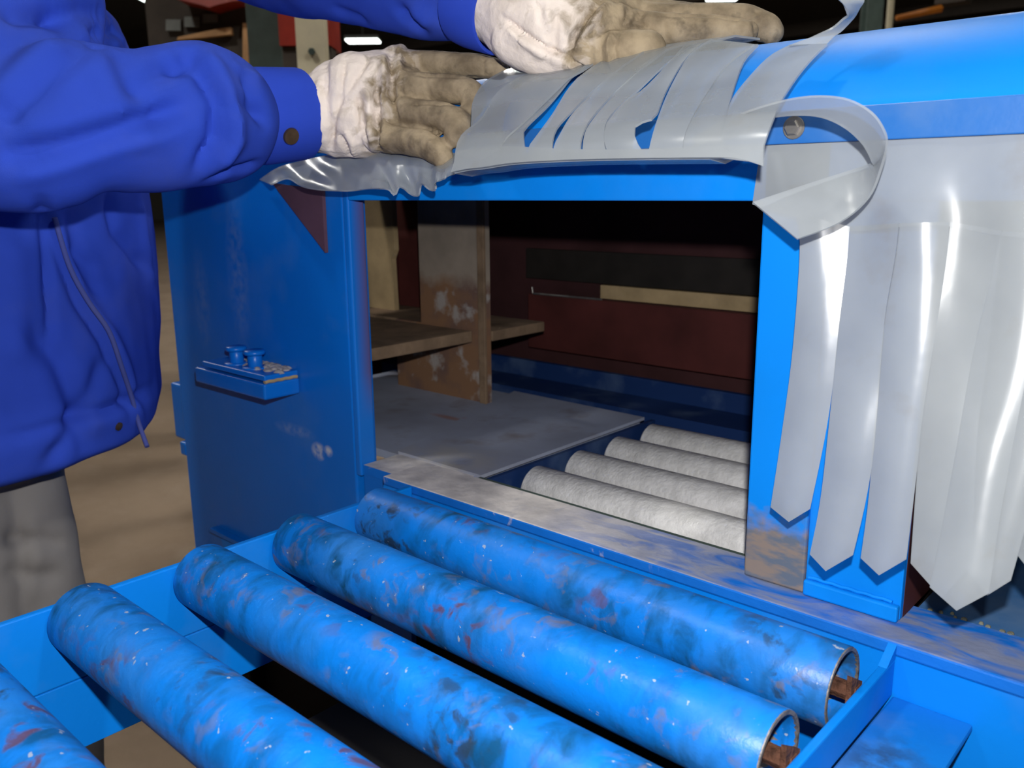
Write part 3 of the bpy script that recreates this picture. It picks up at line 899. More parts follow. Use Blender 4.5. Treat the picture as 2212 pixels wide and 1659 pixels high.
# hanging part at the right: uncut band, then strips with pointed ends
def hang(dy, bow=0.0, wob=0.0):
    def f(q, u, v):
        k = min(1.0, v * 1.6)
        return on(q[0], q[1], 1, YF - 0.0155 - 0.006 * math.sin(q[0] / 38.0) * (1 - k) - (dy - 0.008) * v ** 1.2 - bow * math.sin(math.pi * u) * k)
    return f
def band_fn(q, u, v):
    y = YF - 0.0035 - 0.012 * u - 0.006 * math.sin(q[0] / 38.0) * u
    return on(q[0], q[1], 1, y)
top = [(1646, 315), (1760, 306), (1920, 297), (2080, 289), (2212, 283), (2420, 272)]
low = [(1628, 442), (1720, 470), (1836, 500), (1945, 492), (2050, 490), (2165, 510), (2300, 520), (2420, 520)]
cput(ribbon(top, low, band_fn, 60, 8), 'header_band')
hangs = [
    ([(1722, 462), (1730, 540), (1715, 760), (1690, 950), (1668, 1095)], [(1836, 490), (1830, 560), (1815, 690), (1790, 900), (1750, 1098)], (1706, 1126), 0.036, 0.004),
    ([(1838, 490), (1832, 560), (1815, 700), (1796, 900), (1776, 1080), (1753, 1197)], [(1945, 482), (1936, 560), (1912, 700), (1890, 950), (1870, 1080), (1842, 1197)], (1786, 1232), 0.050, 0.005),
    ([(1947, 482), (1938, 560), (1914, 700), (1895, 900), (1880, 1080), (1863, 1205)], [(2050, 480), (2045, 560), (2030, 660), (2000, 850), (1976, 1050), (1957, 1206)], (1901, 1241), 0.050, 0.005),
    ([(2052, 480), (2042, 580), (2010, 800), (1990, 950), (1970, 1216)], [(2168, 498), (2158, 580), (2130, 800), (2110, 950), (2100, 1216)], (2036, 1290), 0.054, 0.003),
    ([(2166, 500), (2150, 580), (2108, 750), (2064, 1000), (2036, 1150), (2012, 1268)], [(2297, 508), (2275, 600), (2220, 800), (2165, 1080), (2150, 1180), (2135, 1280)], (2068, 1317), 0.072, 0.005),
    ([(2290, 508), (2270, 600), (2190, 800), (2130, 1050), (2090, 1230)], [(2401, 508), (2370, 600), (2310, 800), (2240, 1050), (2182, 1252)], (2134, 1284), 0.062, 0.004),
    ([(2402, 508), (2350, 680), (2280, 900), (2195, 1190)], [(2500, 508), (2470, 680), (2400, 900), (2310, 1210)], (2240, 1250), 0.048, 0.005),
]
for le, re, tp, dy, bow in hangs:
    f = hang(dy, bow)
    cput(ribbon(le, re, f, 20, 6, f(tp, 0.5, 1.0)))
def far_band(x0, x1, z0, z1, dy):
    def f(u, v):
        return V((x0 + (x1 - x0) * u, YF - 0.0135 - dy * v - 0.005 * math.sin(math.pi * u) * v, z0 + (z1 - z0) * v))
    g = [[f(j / 4, i / 8) for j in range(5)] for i in range(9)]
    b = bmesh.new()
    G = [[b.verts.new(p) for p in r] for r in g]
    for r0_, r1_ in zip(G, G[1:]):
        for j in range(4):
            b.faces.new((r0_[j], r0_[j + 1], r1_[j + 1], r1_[j]))
    return b, G
b_, G_ = far_band(-0.062, 0.49, 1.288, 1.215, 0.002)
cput(b_, 'header_band')
for k in range(10):
    x0 = -0.055 + k * 0.0545
    b_, G_ = far_band(x0, x0 + 0.053, 1.217, 0.93 - 0.012 * (k % 3), 0.012 + 0.012 * (k % 2))
    t_ = b_.verts.new(sum((v.co for v in G_[-1]), V()) / 5 - V((0, 0, 0.018)))
    for j in range(4):
        b_.faces.new((G_[-1][j], G_[-1][j + 1], t_))
    cput(b_)
# crumpled strips squeezed under the near hand
bt = [(560, 388), (600, 362), (660, 345), (740, 330), (830, 325), (920, 330), (970, 330), (1000, 330)]
bb = [(585, 398), (622, 384), (662, 404), (742, 411), (832, 406), (852, 420), (864, 402), (900, 424), (910, 396), (936, 412), (944, 392), (972, 380), (992, 368)]
T_, B_ = smooth_line(bt, 6), smooth_line(bb, 5)
bm = bmesh.new()
g = []
nn = 90
for i in range(nn + 1):
    v = i / nn
    a, b = lerp_line(T_, v), lerp_line(B_, v)
    row = []
    for j in range(9):
        u = j / 8
        q = (a[0] + (b[0] - a[0]) * u, a[1] + (b[1] - a[1]) * u)
        yy = YF - 0.012 - 0.045 * u - u * (0.006 * math.sin(v * 22 + 2 * u) + 0.012 * max(0, v - 0.6) * math.sin(v * 95 + 1.5 * u)) - 0.01 * noise.noise(V((v * 9, u * 2, 0)))
        row.append(bm.verts.new(on(q[0], q[1], 1, yy)))
    g.append(row)
for r0_, r1_ in zip(g, g[1:]):
    for j in range(8):
        bm.faces.new((r0_[j], r0_[j + 1], r1_[j + 1], r1_[j]))
cput(bm, 'crumpled_strips')

# ================================================================== PERSON
ax = at(-58, 870, 1.22)
PX, PY = ax.x, ax.y
per = thing('person', 'person in a blue work jacket and pale gloves pressing the curtain down on the hood', 'person', (PX, PY, 0))
fx = V((0.97, 0.24, 0)).normalized()          # facing
lx = V((-fx.y, fx.x, 0))                       # the person's left
def ell(z, a, b, f=0.0, n=40, tilt=0.0, ph=0.0):
    return [V((PX, PY, z)) + lx * (a * math.cos(t)) + fx * (b * math.sin(t) + f) + V((0, 0, -tilt * math.sin(t))) for t in [2 * math.pi * k / n for k in range(n)]]
tors = [(0.937, .235, .170, 0.0), (0.949, .262, .192, .0), (0.975, .276, .203, 0), (1.06, .286, .200, 0), (1.15, .292, .192, .0), (1.25, .296, .186, .005), (1.36, .298, .172, .01), (1.44, .292, .155, .012), (1.50, .272, .135, .012), (1.545, .21, .105, .01), (1.58, .11, .085, .01), (1.62, .085, .08, .01)]
bm = loft([ell(z, a, b, f, 40, 0.05 if z < 0.96 else 0.035 if z < 1.0 else 0.0) for z, a, b, f in tors])
near = [(at(-40, -190, 1.13), .075), (at(30, -60, 1.03), .088), (at(45, 40, .955), .088), (at(-20, 150, .89), .086), (at(-45, 250, .86), .082), (at(60, 300, .86), .074), (at(150, 262, .87), .074), (at(200, 250, .88), .076), (at(300, 263, .92), .0735), (at(375, 255, .95), .075), (at(430, 248, .975), .0795), (at(482, 258, 1.005), .071), (at(512, 257, 1.025), .058), (at(530, 255, 1.038), .042), (at(534, 254, 1.04), .026)]
far = [(at(180, -190, 1.30), .085), (at(300, -190, 1.30), .085), (at(450, -150, 1.27), .080), (at(640, -85, 1.20), .070), (at(700, -68, 1.16), .064), (at(800, -38, 1.12), .058), (at(920, -12, 1.05), .0535), (at(1000, -3, 1.01), .0465), (at(1018, 2, 1.003), .036), (at(1024, 3, 1.0), .026)]
for arm in (near, far):
    round_tube([p for p, r in arm], [r for p, r in arm], 28, 0.012, bm)
jb = remesh(bm, 0.0048, 8)
JF = [
    # crease between upper arm and forearm, and the lobe above it
    ([(0, 275), (60, 215), (120, 150), (188, 82)], .014, -.009), ([(0, 240), (80, 160), (150, 85)], .022, .010),
    ([(165, 38), (90, 25), (0, 30)], .012, -.010),
    # long fold sweeping along the forearm
    ([(0, 335), (120, 320), (250, 285), (340, 255), (420, 215)], .013, -.013), ([(0, 300), (130, 285), (250, 248), (350, 210)], .020, .007),
    ([(10, 385), (150, 335), (260, 300), (380, 278)], .012, .006),
    # bulge in front of the cuff
    ([(405, 120), (440, 165), (475, 220), (470, 300), (425, 375)], .009, -.010), ([(430, 110), (470, 165), (500, 225), (495, 300), (450, 370)], .011, .009),
    ([(260, 90), (290, 170), (300, 230)], .016, -.007), ([(395, 130), (330, 160), (300, 210)], .013, -.006), ([(520, 150), (550, 210), (575, 265)], .008, -.007), ([(500, 215), (540, 225), (580, 262)], .007, -.006),
    ([(505, 245), (510, 300), (470, 360)], .010, .005), ([(360, 130), (385, 140), (420, 115)], .010, -.006), ([(560, 175), (530, 165), (505, 140)], .006, .005),
    ([(450, 385), (500, 372), (560, 355)], .007, -.006),
    # chest
    ([(200, 85), (250, 70), (318, 45)], .010, -.008), ([(240, 90), (290, 70), (320, 62)], .010, .007), ([(100, 30), (200, 20), (260, 40)], .014, -.008),
    # front of the jacket below the arm: placket edge, drag folds, pocket
    ([(88, 425), (95, 520), (108, 640), (118, 750)], .006, -.007), ([(105, 430), (135, 540), (185, 640), (240, 720), (280, 820), (310, 930)], .008, .006), ([(95, 430), (122, 545), (170, 650), (222, 735), (262, 830), (285, 900)], .006, -.006),
    ([(150, 450), (170, 560), (235, 650)], .012, -.005), ([(230, 420), (250, 500), (300, 560), (340, 590)], .012, -.006), ([(300, 430), (310, 520), (335, 620)], .012, .006),
    ([(60, 700), (130, 780), (170, 880), (190, 980)], .016, -.008), ([(230, 760), (200, 860), (140, 960), (90, 1010)], .014, -.006), ([(20, 500), (40, 640), (30, 800)], .020, .006), ([(150, 900), (240, 880), (330, 840)], .010, -.004),
    ([(0, 940), (60, 935), (130, 915), (250, 880), (335, 830)], .006, -.004), ([(145, 535), (185, 560), (215, 585)], .006, -.004),
    # far sleeve
    ([(850, 20), (890, 50), (915, 80)], .008, -.007), ([(940, 20), (975, 50), (985, 80)], .009, -.008), ([(880, 20), (930, 55)], .010, .006), ([(1010, 20), (1000, 60)], .010, .006), ([(720, 20), (790, 50)], .010, -.004),
]
jb = folds(jb, JF, rough=[(6.0, .007), (14.0, .0035), (32.0, .001)], big=True)
jk = put('jacket', jb, M['jacket'], per, True, label='blue cotton work jacket with crumpled sleeves')
# cuffs
def cuff(p0, p1, ra, rb_, th=.0035, n=40):
    d = (p1 - p0).normalized()
    u, v = frame(d)
    prof = [(0, ra), (0.25, ra + (rb_ - ra) * .25 + .0015), (0.95, rb_ + .001), (1.0, rb_), (1.0, rb_ - th), (0.5, rb_ - th * 1.2), (0, ra - th * 1.2)]
    rings = []
    L = (p1 - p0)
    for s, r in prof:
        rings.append([p0 + L * s + (u * math.cos(2 * math.pi * k / n) * (1 + .02 * math.sin(4 * math.pi * k / n)) + v * math.sin(2 * math.pi * k / n)) * r for k in range(n)])
    bm = loft(rings, False)
    return fix(bm)
c0, c1 = at(532, 254, 1.043), at(650, 247, 1.09)
cf = put('cuff', cuff(c0, c1, .056, .0545), M['cuff'], jk, True)
put('cuff', cuff(at(1012, 2, 1.003), at(1086, 22, .975), .0485, .0485), M['cuff'], jk, True)
# snap on the near cuff
tree = None
sb = at(628, 294, 1.0)
dg = bpy.context.evaluated_depsgraph_get(); dg.update()
def hit_obj(o, px, py):
    b = bmesh.new(); b.from_mesh(o.data); bmesh.ops.translate(b, verts=b.verts, vec=OFF[o.name])
    t = BVHTree.FromBMesh(b); b.free()
    h = t.ray_cast(CP, ray(px, py).normalized())
    return (h[0], h[1]) if h[0] is not None else (None, None)
p, nrm = hit_obj(cf, 628, 294)
if p is not None:
    if nrm.dot(p - CP) > 0:
        nrm = -nrm
    put('snap_button', tube([p - nrm * .001, p + nrm * .0005, p + nrm * .003, p + nrm * .0042], [.0098, .0104, .0095, .005], 24), M['snap'], jk, True, label='brass snap on the near cuff')
# drawstring and eyelet at the hem
dpts = []
for q in ((118, 470), (150, 575), (190, 650), (235, 715), (262, 790), (285, 860), (300, 915)):
    p, nn_ = hit_obj(jk, *q)
    if p is not None:
        dpts.append(p + (CP - p).normalized() * .006)
if dpts:
    dpts.append(at(318, 965, (dpts[-1] - CP).dot(FW) - .01))
    P_, R_ = dense(dpts, [.0034] * len(dpts), .012)
    put('drawstring', tube(P_, R_, 8), M['cord'], jk, True, label='greyish blue drawstring')
p, nrm = hit_obj(jk, 256, 921)
if p is None:
    p, nrm = hit_obj(jk, 240, 910)
if p is not None:
    put('eyelet', tube([p - nrm * .001, p + nrm * .002, p + nrm * .003], [.006, .006, .003], 16), M['snap'], jk, True)
# trousers
tb = loft([ell(z, a, b, f) for z, a, b, f in ((1.05, .15, .12, -.03), (0.95, .145, .115, -.03), (0.86, .14, .105, -.03))])
for s in (-1, 1):
    hp = V((PX, PY, 0)) - fx * .02 + lx * (s * .042)
    round_tube([hp + V((0, 0, .93)), hp + V((0, 0, .78)) + fx * .01, hp + V((0, 0, .52)) + fx * .02 + lx * s * .02, hp + V((0, 0, .3)) + lx * s * .025, hp + V((0, 0, .10)) + lx * s * .03 - fx * .01], [.078, .076, .064, .06, .058], 24, .02, tb)
tb = remesh(tb, .008, 6)
tb = folds(tb, [([(0, 1160), (70, 1165), (140, 1172)], .012, -.008), ([(0, 1235), (80, 1240), (135, 1245)], .012, -.007), ([(60, 1100), (75, 1200), (60, 1320)], .012, .006)], rough=[(8, .008), (20, .003)])
put('trousers', tb, M['trouser'], per, True, label='grey dusty work trousers')
for s in (-1, 1):
    c = V((PX, PY, 0)) + lx * (s * .08) - fx * .03
    sb_ = round_tube([c + V((0, 0, .04)) - fx * .06, c + V((0, 0, .045)) + fx * .03, c + V((0, 0, .035)) + fx * .14], [.04, .042, .034], 16, .02)
    for v in sb_.verts:
        v.co.z = max(v.co.z, 0.0)
    put('shoe', sb_, M['shoe'], per, True)
# body under the clothes: head and neck in one piece with the trunk
hz = 1.71
hc = V((PX, PY, hz)) + fx * .05
def head_ring(z, a, b, f):
    return [V((PX, PY, z + .05)) + lx * a * math.cos(t) + fx * (f + b * math.sin(t)) for t in [2 * math.pi * k / 28 for k in range(28)]]
hb_ = loft([head_ring(*r) for r in ((1.42, .07, .06, .0), (1.50, .058, .058, .015), (1.56, .056, .06, .03), (1.575, .045, .07, .05), (1.60, .062, .088, .055), (1.64, .070, .096, .052), (1.68, .074, .100, .045), (1.72, .075, .101, .04), (1.76, .068, .092, .035), (1.785, .045, .065, .03), (1.795, .015, .02, .03))])
round_tube([hc + fx * .09 + V((0, 0, .025)), hc + fx * .108 + V((0, 0, -.01))], [.009, .014], 10, .01, hb_)
for s in (-1, 1):
    round_tube([hc + lx * s * .074 + V((0, 0, .02)), hc + lx * s * .078 + V((0, 0, -.02))], [.014, .010], 10, .01, hb_)
hb_ = remesh(hb_, .004, 4)
body = put('body', hb_, M['skin'], per, True)
for s in (-1, 1):
    e = hc + fx * .088 + lx * s * .032 + V((0, 0, .028))
    put('eye', round_tube([e, e + fx * .003], [.011, .009], 12, .01), M['eye'], body, True)
    put('eyebrow', tube([e + V((0, 0, .018)) - lx * .014 * s + fx * .004, e + V((0, 0, .021)) + fx * .006, e + V((0, 0, .018)) + lx * .014 * s], .003, 8), M['hair'], body, True)
put('mouth', tube([hc + fx * .093 + V((0, 0, -.035)) + lx * t_ for t_ in (-.022, -.01, 0, .01, .022)], [.001, .005, .006, .005, .001], 10), M['lip'], body, True)
hr = loft([[p for p in head_ring(*r)] for r in ((1.66, .080, .07, -.005), (1.70, .083, .088, .01), (1.74, .082, .100, .028), (1.775, .070, .094, .03), (1.80, .045, .06, .03), (1.808, .01, .015, .03))])
put('hair', fix(hr), M['hair'], per, True)

# ------------------------------------------------------------------ gloves
def glove(name, chains, voxel, lines, soil_fn, label, sm=3):
    lines = [(p, w_, a_ * (1.5 if max(q[0] for q in p) < 880 or abs(a_) >= .004 else 1.0)) for p, w_, a_ in lines]
    bm = bmesh.new()
    for pts, rad in chains:
        round_tube([at(*p) for p in pts], rad, 18, .006, bm)
    bm = remesh(bm, voxel, sm)
    bm = folds(bm, lines, rough=[(38.0, .0010), (90.0, .0004)])
    vals = []
    for v in bm.verts:
        vals.append(max(0.0, min(1.0, soil_fn(v.co))))
    o = put(name, bm, M['glove'], per, True, label)
    at_ = o.data.attributes.new('soil', 'FLOAT', 'POINT')
    at_.data.foreach_set('value', vals)
    return o
def axis_soil(p0, p1):
    d = p1 - p0
    L2 = d.length_squared
    return lambda c: (c - p0).dot(d) / L2
D = 1.10
g1 = [
    ([(630, 250, 1.095), (668, 249, 1.10), (700, 245, 1.103), (730, 240, 1.105), (765, 235, 1.105)], [.044, .045, .053, .058, .061]),           # gauntlet
    ([(740, 215, 1.105), (800, 188, 1.10), (852, 160, 1.095)], [.050, .045, .032]),
    ([(740, 250, 1.095), (800, 262, 1.085), (850, 275, 1.075)], [.052, .046, .034]),
    ([(780, 210, 1.09), (840, 200, 1.08), (880, 205, 1.07)], [.056, .046, .034]),
    ([(835, 160, 1.085), (850, 125, 1.08), (866, 112, 1.078)], [.022, .016, .009]),                                                          # the pinch that stands up
    ([(850, 136, 1.085), (905, 135, 1.07), (980, 139, 1.055), (1045, 145, 1.04), (1080, 152, 1.03)], [.018, .0145, .0145, .0140, .0115]),   # index
    ([(840, 188, 1.07), (900, 189, 1.045), (975, 192, 1.025), (1020, 206, 1.012), (1020, 240, 1.005)], [.021, .0172, .0170, .0165, .0140]),  # middle
    ([(830, 240, 1.06), (890, 245, 1.035), (950, 252, 1.010), (990, 270, .995), (987, 290, .990)], [.021, .0172, .0175, .0180, .0155]),    # ring
    ([(815, 296, 1.055), (870, 303, 1.03), (915, 311, 1.008), (945, 328, .998), (956, 340, .992)], [.019, .0165, .0165, .0155, .0130]),     # little
    ([(790, 190, 1.13), (850, 190, 1.13), (910, 175, 1.115)], [.03, .022, .018]),                                    # thumb, on the far side
]
L1 = [
    ([(705, 130), (700, 200), (712, 270), (715, 320)], .005, -.004), ([(745, 120), (735, 200), (720, 270), (715, 330)], .004, -.004), ([(800, 115), (760, 180), (735, 230)], .005, -.004),
    ([(775, 200), (780, 260), (790, 320)], .005, -.005), ([(815, 180), (812, 240), (812, 290), (820, 330)], .005, -.006), ([(845, 120), (845, 190), (848, 240), (858, 265)], .005, -.006),
    ([(795, 190), (800, 250), (800, 300)], .006, .004), ([(830, 120), (832, 180), (830, 230)], .006, .006), ([(865, 100), (860, 140), (868, 165)], .005, .005), ([(730, 290), (755, 330), (765, 345)], .004, -.004), ([(765, 345), (762, 310), (745, 280)], .005, .004),
    ([(820, 320), (830, 290), (835, 250)], .004, .004), ([(690, 170), (682, 240), (690, 320)], .006, .003),
    ([(885, 112), (895, 155)], .003, -.0015), ([(905, 113), (910, 158)], .003, -.0018), ([(1042, 125), (1045, 165)], .003, -.003), ([(915, 160), (930, 215)], .004, -.0015), ([(870, 168), (885, 215)], .004, .0015), ([(895, 205), (905, 265)], .004, -.0015), ([(948, 220), (940, 290)], .004, -.0015),
    ([(875, 275), (880, 325)], .004, -.0015), ([(905, 285), (905, 340)], .004, -.0015), ([(925, 305), (940, 320)], .005, .003), ([(890, 160), (990, 166), (1040, 168)], .003, -.003), ([(880, 222), (960, 224), (1000, 228)], .003, -.003), ([(860, 270), (930, 280), (965, 300)], .003, -.003),
]
pa, pb = at(790, 220, 1.08), at(900, 220, 1.05)
glove('glove', g1, .0024, L1, axis_soil(pa, pb), 'right glove with bent fingers nearest the panel')
g2 = [
    ([(1045, 10, .99), (1076, 20, .983), (1108, 32, .978), (1150, 45, .97), (1200, 55, .955)], [.036, .040, .049, .056, .056]),               # gauntlet
    ([(1110, 85, .955), (1160, 110, .945), (1215, 125, .935)], [.026, .026, .021]),
    ([(1180, 10, .97), (1260, 15, .96), (1330, 30, .95)], [.05, .042, .032]),
    ([(1200, 70, .94), (1270, 70, .93), (1330, 65, .93)], [.044, .036, .028]),
    ([(1215, 112, .928), (1270, 112, .918), (1330, 114, .908), (1372, 114, .900), (1398, 108, .896)], [.022, .021, .0215, .0225, .0195]),   # thumb, towards us
    ([(1320, 62, .935), (1390, 62, .925), (1470, 65, .915), (1560, 66, .905), (1614, 68, .900)], [.026, .0175, .0165, .0150, .0115]),         # index
    ([(1320, 35, .955), (1400, 42, .945), (1500, 42, .935), (1600, 44, .925), (1655, 60, .918), (1668, 70, .916)], [.026, .0180, .0170, .0165, .0158, .013]),  # middle
    ([(1310, 20, .985), (1400, 30, .985), (1490, 40, .975), (1570, 48, .97)], [.024, .0175, .0165, .0145]),              # ring
    ([(1290, 20, 1.01), (1370, 35, 1.02), (1440, 48, 1.02), (1500, 56, 1.015)], [.022, .016, .015, .013]),              # little
]
L2 = [
    ([(1087, 38), (1130, 72), (1180, 105), (1232, 124)], .0035, -.005), ([(1095, 60), (1140, 95), (1190, 122)], .008, .004), ([(1160, 0), (1175, 50), (1195, 100)], .005, -.003), ([(1205, 20), (1198, 70), (1200, 110)], .004, -.003), ([(1180, 20), (1187, 70)], .006, .003),
    ([(1300, 0), (1265, 45), (1238, 85), (1230, 120)], .004, -.005), ([(1312, 5), (1278, 50), (1250, 90)], .004, .004), ([(1225, 130), (1260, 150), (1290, 158)], .004, -.004), ([(1228, 138), (1250, 155), (1270, 162)], .004, .003),
    ([(1322, 70), (1315, 100), (1318, 130), (1335, 160)], .004, .004), ([(1333, 75), (1325, 105), (1330, 135), (1345, 158)], .003, -.003), ([(1295, 85), (1300, 150)], .003, -.003), ([(1275, 90), (1280, 150)], .004, -.002), ([(1336, 128), (1345, 135), (1340, 140)], .004, -.003),
    ([(1360, 20), (1350, 50), (1375, 60)], .004, -.004), ([(1390, 20), (1375, 45), (1400, 60)], .004, -.004), ([(1340, 10), (1350, 40)], .004, .003), ([(1460, 35), (1456, 95)], .004, .002), ([(1510, 35), (1508, 90)], .004, .0015), ([(1430, 35), (1440, 95)], .003, -.002), ([(1630, 45), (1634, 92)], .003, -.003), ([(1425, 34), (1530, 32), (1620, 42)], .003, -.003), ([(1640, 10), (1630, 30)], .003, -.003), ([(1550, 32), (1600, 40)], .003, -.002),
]
pa, pb = at(1215, 60, .94), at(1330, 70, .92)
glove('glove', g2, .0022, L2, axis_soil(pa, pb), 'left glove with broad thumb on the hood crest')

# ================================================================== BACKGROUND OF THE HALL
def upright(name, label, cat, px0, px1, d, z0, z1, mat, depth=.12, group=None, py=200):
    a, b = at(px0, py, d), at(px1, py, d)
    u = V((b.x - a.x, b.y - a.y, 0)); n_ = V((-u.y, u.x, 0)).normalized() * depth
    bm = fix(poly_plate([V((a.x, a.y, z0)), V((b.x, b.y, z0)), V((b.x, b.y, z1)), V((a.x, a.y, z1))], n_))
    bmesh.ops.bevel(bm, geom=bm.edges[:], offset=.004, segments=1, affect='EDGES')
    o = put(name, bm, M[mat])
    tag(o, label, cat, group)
    return o
# green H column behind the near cuff
def h_column(px0, px1, d, label, mat='green'):
    a, b = at(px0, 100, d), at(px1, 100, d)
    u = V((b.x - a.x, b.y - a.y, 0)); w_ = u.length; u.normalize(); n_ = V((-u.y, u.x, 0))
    base = V((a.x, a.y, 0))
    root_ = thing('steel_column', label, 'column', (a.x, a.y, 0))
    def pl(s0, s1, t0, t1):
        return poly_plate([base + u * s0 + n_ * t0, base + u * s1 + n_ * t0, base + u * s1 + n_ * t1, base + u * s0 + n_ * t1], (0, 0, 6.6))
    put('flange', fix(pl(0, w_, 0, .014)), M[mat], root_)
    put('flange', fix(pl(0, w_, w_, w_ + .014)), M[mat], root_)
    put('web', fix(pl(w_ / 2 - .006, w_ / 2 + .006, .0145, w_ - .0005)), M[mat], root_)
    put('base_plate', fix(poly_plate([base + u * (-.04) + n_ * (-.04), base + u * (w_ + .04) + n_ * (-.04), base + u * (w_ + .04) + n_ * (w_ + .05), base + u * (-.04) + n_ * (w_ + .05)], (0, 0, .02))), M[mat], root_)
    return root_
h_column(536, 608, 4.2, 'dark green steel column standing behind the near cuff')
h_column(1868, 1902, 9.0, 'dark green steel column far off above the hood, right')
# cream post with a green bolt
cr = thing('cream_post', 'cream painted post with one green bolt behind the near glove', 'post', tuple(V((at(642, 100, 3.4).x, at(642, 100, 3.4).y, 0))))
a, b = at(640, 100, 3.4), at(703, 100, 3.4)
u = V((b.x - a.x, b.y - a.y, 0)); n_ = V((-u.y, u.x, 0)).normalized() * .06
put('post', fix(poly_plate([V((a.x, a.y, 0)), V((b.x, b.y, 0)), V((b.x, b.y, 2.6)), V((a.x, a.y, 2.6))], n_)), M['cream'], cr)
p = at(674, 112, 3.395)
put('bolt', cyl(p + n_ * .02, p - n_.normalized() * .012, .014, 6), M['green'], cr, label='dark green bolt head')
# red housing between column and post
p0, p1 = at(604, 100, 3.9), at(714, 100, 3.9)
u = V((p1.x - p0.x, p1.y - p0.y, 0)); n_ = V((-u.y, u.x, 0)).normalized() * .25
rd = thing('red_housing', 'red machine housing on a dark stand behind the cream post', 'machine', (p0.x, p0.y, 0))
zlo = at(655, 98, 3.9).z
put('housing', fix(poly_plate([V((p0.x, p0.y, zlo)), V((p1.x, p1.y, zlo)), V((p1.x, p1.y, zlo + .7)), V((p0.x, p0.y, zlo + .7))], n_)), M['red'], rd)
m0, m1 = p0 + u * .02 + n_ * .1, p0 + u * .98 + n_ * .1
put('stand', fix(poly_plate([V((m0.x, m0.y, 0)), V((m1.x, m1.y, 0)), V((m1.x, m1.y, zlo - .002)), V((m0.x, m0.y, zlo - .002))], n_ * .5)), M['brown'], rd)
# dark press at the upper left with its red cap
p0, p1 = at(318, 60, 5.0), at(536, 60, 5.0)
u = V((p1.x - p0.x, p1.y - p0.y, 0)); n_ = V((-u.y, u.x, 0)).normalized()
pr = thing('dark_press', 'dark brown press frame with grey windows and an orange board, behind the shoulder', 'machine', (p0.x, p0.y, 0))
def slab(x0, y0, x1, y1, d, th, name, mat, label=None, off=0.0, quad=None):
    pts = quad or [(x0, y1), (x1, y1), (x1, y0), (x0, y0)]
    A = [at(px, py, d) - n_ * off for px, py in pts]
    return put(name, fix(poly_plate(A, n_ * th)), M[mat], pr, False, label)
hz1 = at(430, -60, 5.0).z
put('frame', fix(poly_plate([V((p0.x, p0.y, 0)), V((p1.x, p1.y, 0)), V((p1.x, p1.y, hz1)), V((p0.x, p0.y, hz1))], n_ * .6)), M['brown'], pr)
slab(358, 42, 390, 66, 4.97, .02, 'window', 'grey')
slab(398, 36, 430, 58, 4.97, .02, 'window', 'grey')
slab(438, 30, 470, 48, 4.97, .02, 'window', 'grey')
slab(0, 0, 0, 0, 4.95, .04, 'board', 'ply', None, 0, [(382, 86), (500, 74), (498, 59), (470, 62), (384, 80)])
slab(524, 50, 536, 165, 4.96, .03, 'edge_strip', 'ply')
rc = at(440, 8, 4.8)
hk = thing('red_crane_beam', 'red crane beam end hanging above the dark press', 'crane', (rc.x, rc.y, rc.z))
A = [at(px, py, 4.8) for px, py in ((380, -60), (382, -2), (425, 8), (452, 16), (470, 10), (502, 2), (606, -2), (606, -60))]
put('beam_end', fix(poly_plate(A, n_ * .3)), M['red'], hk)
A = [at(px, py, 4.82) for px, py in ((392, -400), (600, -400), (600, -59), (392, -59))]
put('hanger', fix(poly_plate(A, n_ * .2)), M['red'], hk)
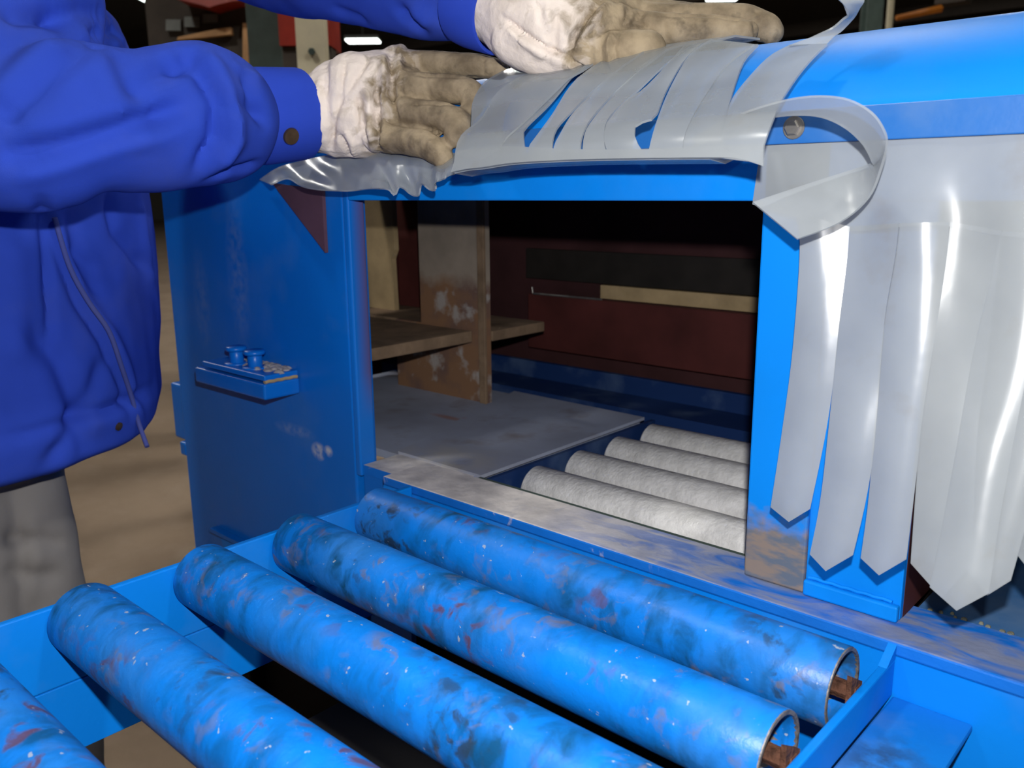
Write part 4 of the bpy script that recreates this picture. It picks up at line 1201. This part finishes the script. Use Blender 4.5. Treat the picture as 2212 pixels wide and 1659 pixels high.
# right: thin cream pipe and orange beam far off
p = at(1922, 40, 9.5)
o = put('cream_pipe', cyl((p.x, p.y, 0), (p.x, p.y, 6.5), .036, 12), M['cream'], None, True)
tag(o, 'thin cream pipe rising far off above the hood', 'pipe')
A = [at(px, py, 12) for px, py in ((1940, 38), (1990, 30), (2034, 16), (2030, 27), (1990, 37))]
p0 = at(1936, 39, 12); p1 = at(2034, 18, 12)
ob = thing('orange_crane_beam', 'orange crane beam glimpsed far off at the upper right', 'crane', (p0.x, p0.y, p0.z))
put('girder', fix(tube([p0, p1], [.035, .05], 4)), M['orange'], ob)
put('end_carriage', bx(p1.x - .1, p1.x + .3, p1.y, p1.y + .3, p1.z + .06, p1.z + .3), M['brown'], ob)
put('hanger', bx(p1.x, p1.x + .05, p1.y + .1, p1.y + .15, p1.z + .3, 7.0), M['brown'], ob)
# roof lamps: those in view at their places in the rows, and unseen ones added to light the hall
def lamp(c, dirv, L, wd, label, group=None):
    dirv = V((dirv.x, dirv.y, 0)).normalized()
    s = V((-dirv.y, dirv.x, 0))
    o = thing('ceiling_lamp', label, 'lamp', (c.x, c.y, c.z), group)
    def rect(l, w_, z0, z1):
        return fix(poly_plate([c + dirv * sx * l / 2 + s * sy * w_ / 2 + V((0, 0, z0)) for sx, sy in ((-1, -1), (1, -1), (1, 1), (-1, 1))], (0, 0, z1 - z0)))
    put('diffuser', rect(L, wd, 0, .05), M['lamp'], o)
    put('housing', rect(L + .06, wd + .06, .051, .16), M['grey'], o)
    put('rod', cyl(c + V((0, 0, .16)), V((c.x, c.y, 7.0)), .012, 8), M['grey'], o)
    return o
for (a, b, wd, lab) in (((738, 80), (828, 100), .75, 'lit white roof lamp between the far sleeve and the near glove'), ((1110, 152), (1134, 155), .32, 'small lit roof lamp glimpsed between the two gloves'), ((1532, -4), (1590, 1), .5, 'lit roof lamp at the top edge above the left glove'), ((300, -2), (380, 3), .75, 'lit roof lamp at the top edge beside the blue shoulder')):
    A, B = on(*a, 2, 6.3), on(*b, 2, 6.3)
    m_ = (A + B) / 2
    e_ = CP + (m_ - CP)
    lamp(V((m_.x, m_.y, 6.3)), RT, (B - A).dot(RT), wd, lab)
for i, (x, y) in enumerate(ROOF):
    lamp(V((x, y, 6.3)), V((1, 0, 0)), 1.2, .35, ('added unseen roof lamp above the space behind the camera', 'added unseen roof lamp above the far side of the machine', 'added unseen roof lamp above the open floor to the right', 'added unseen roof lamp above the floor behind the person', 'added unseen roof lamp above the dark press', 'added unseen roof lamp far beyond the dark press', 'added unseen roof lamp far beyond the machine')[i], 'added unseen roof lamps')
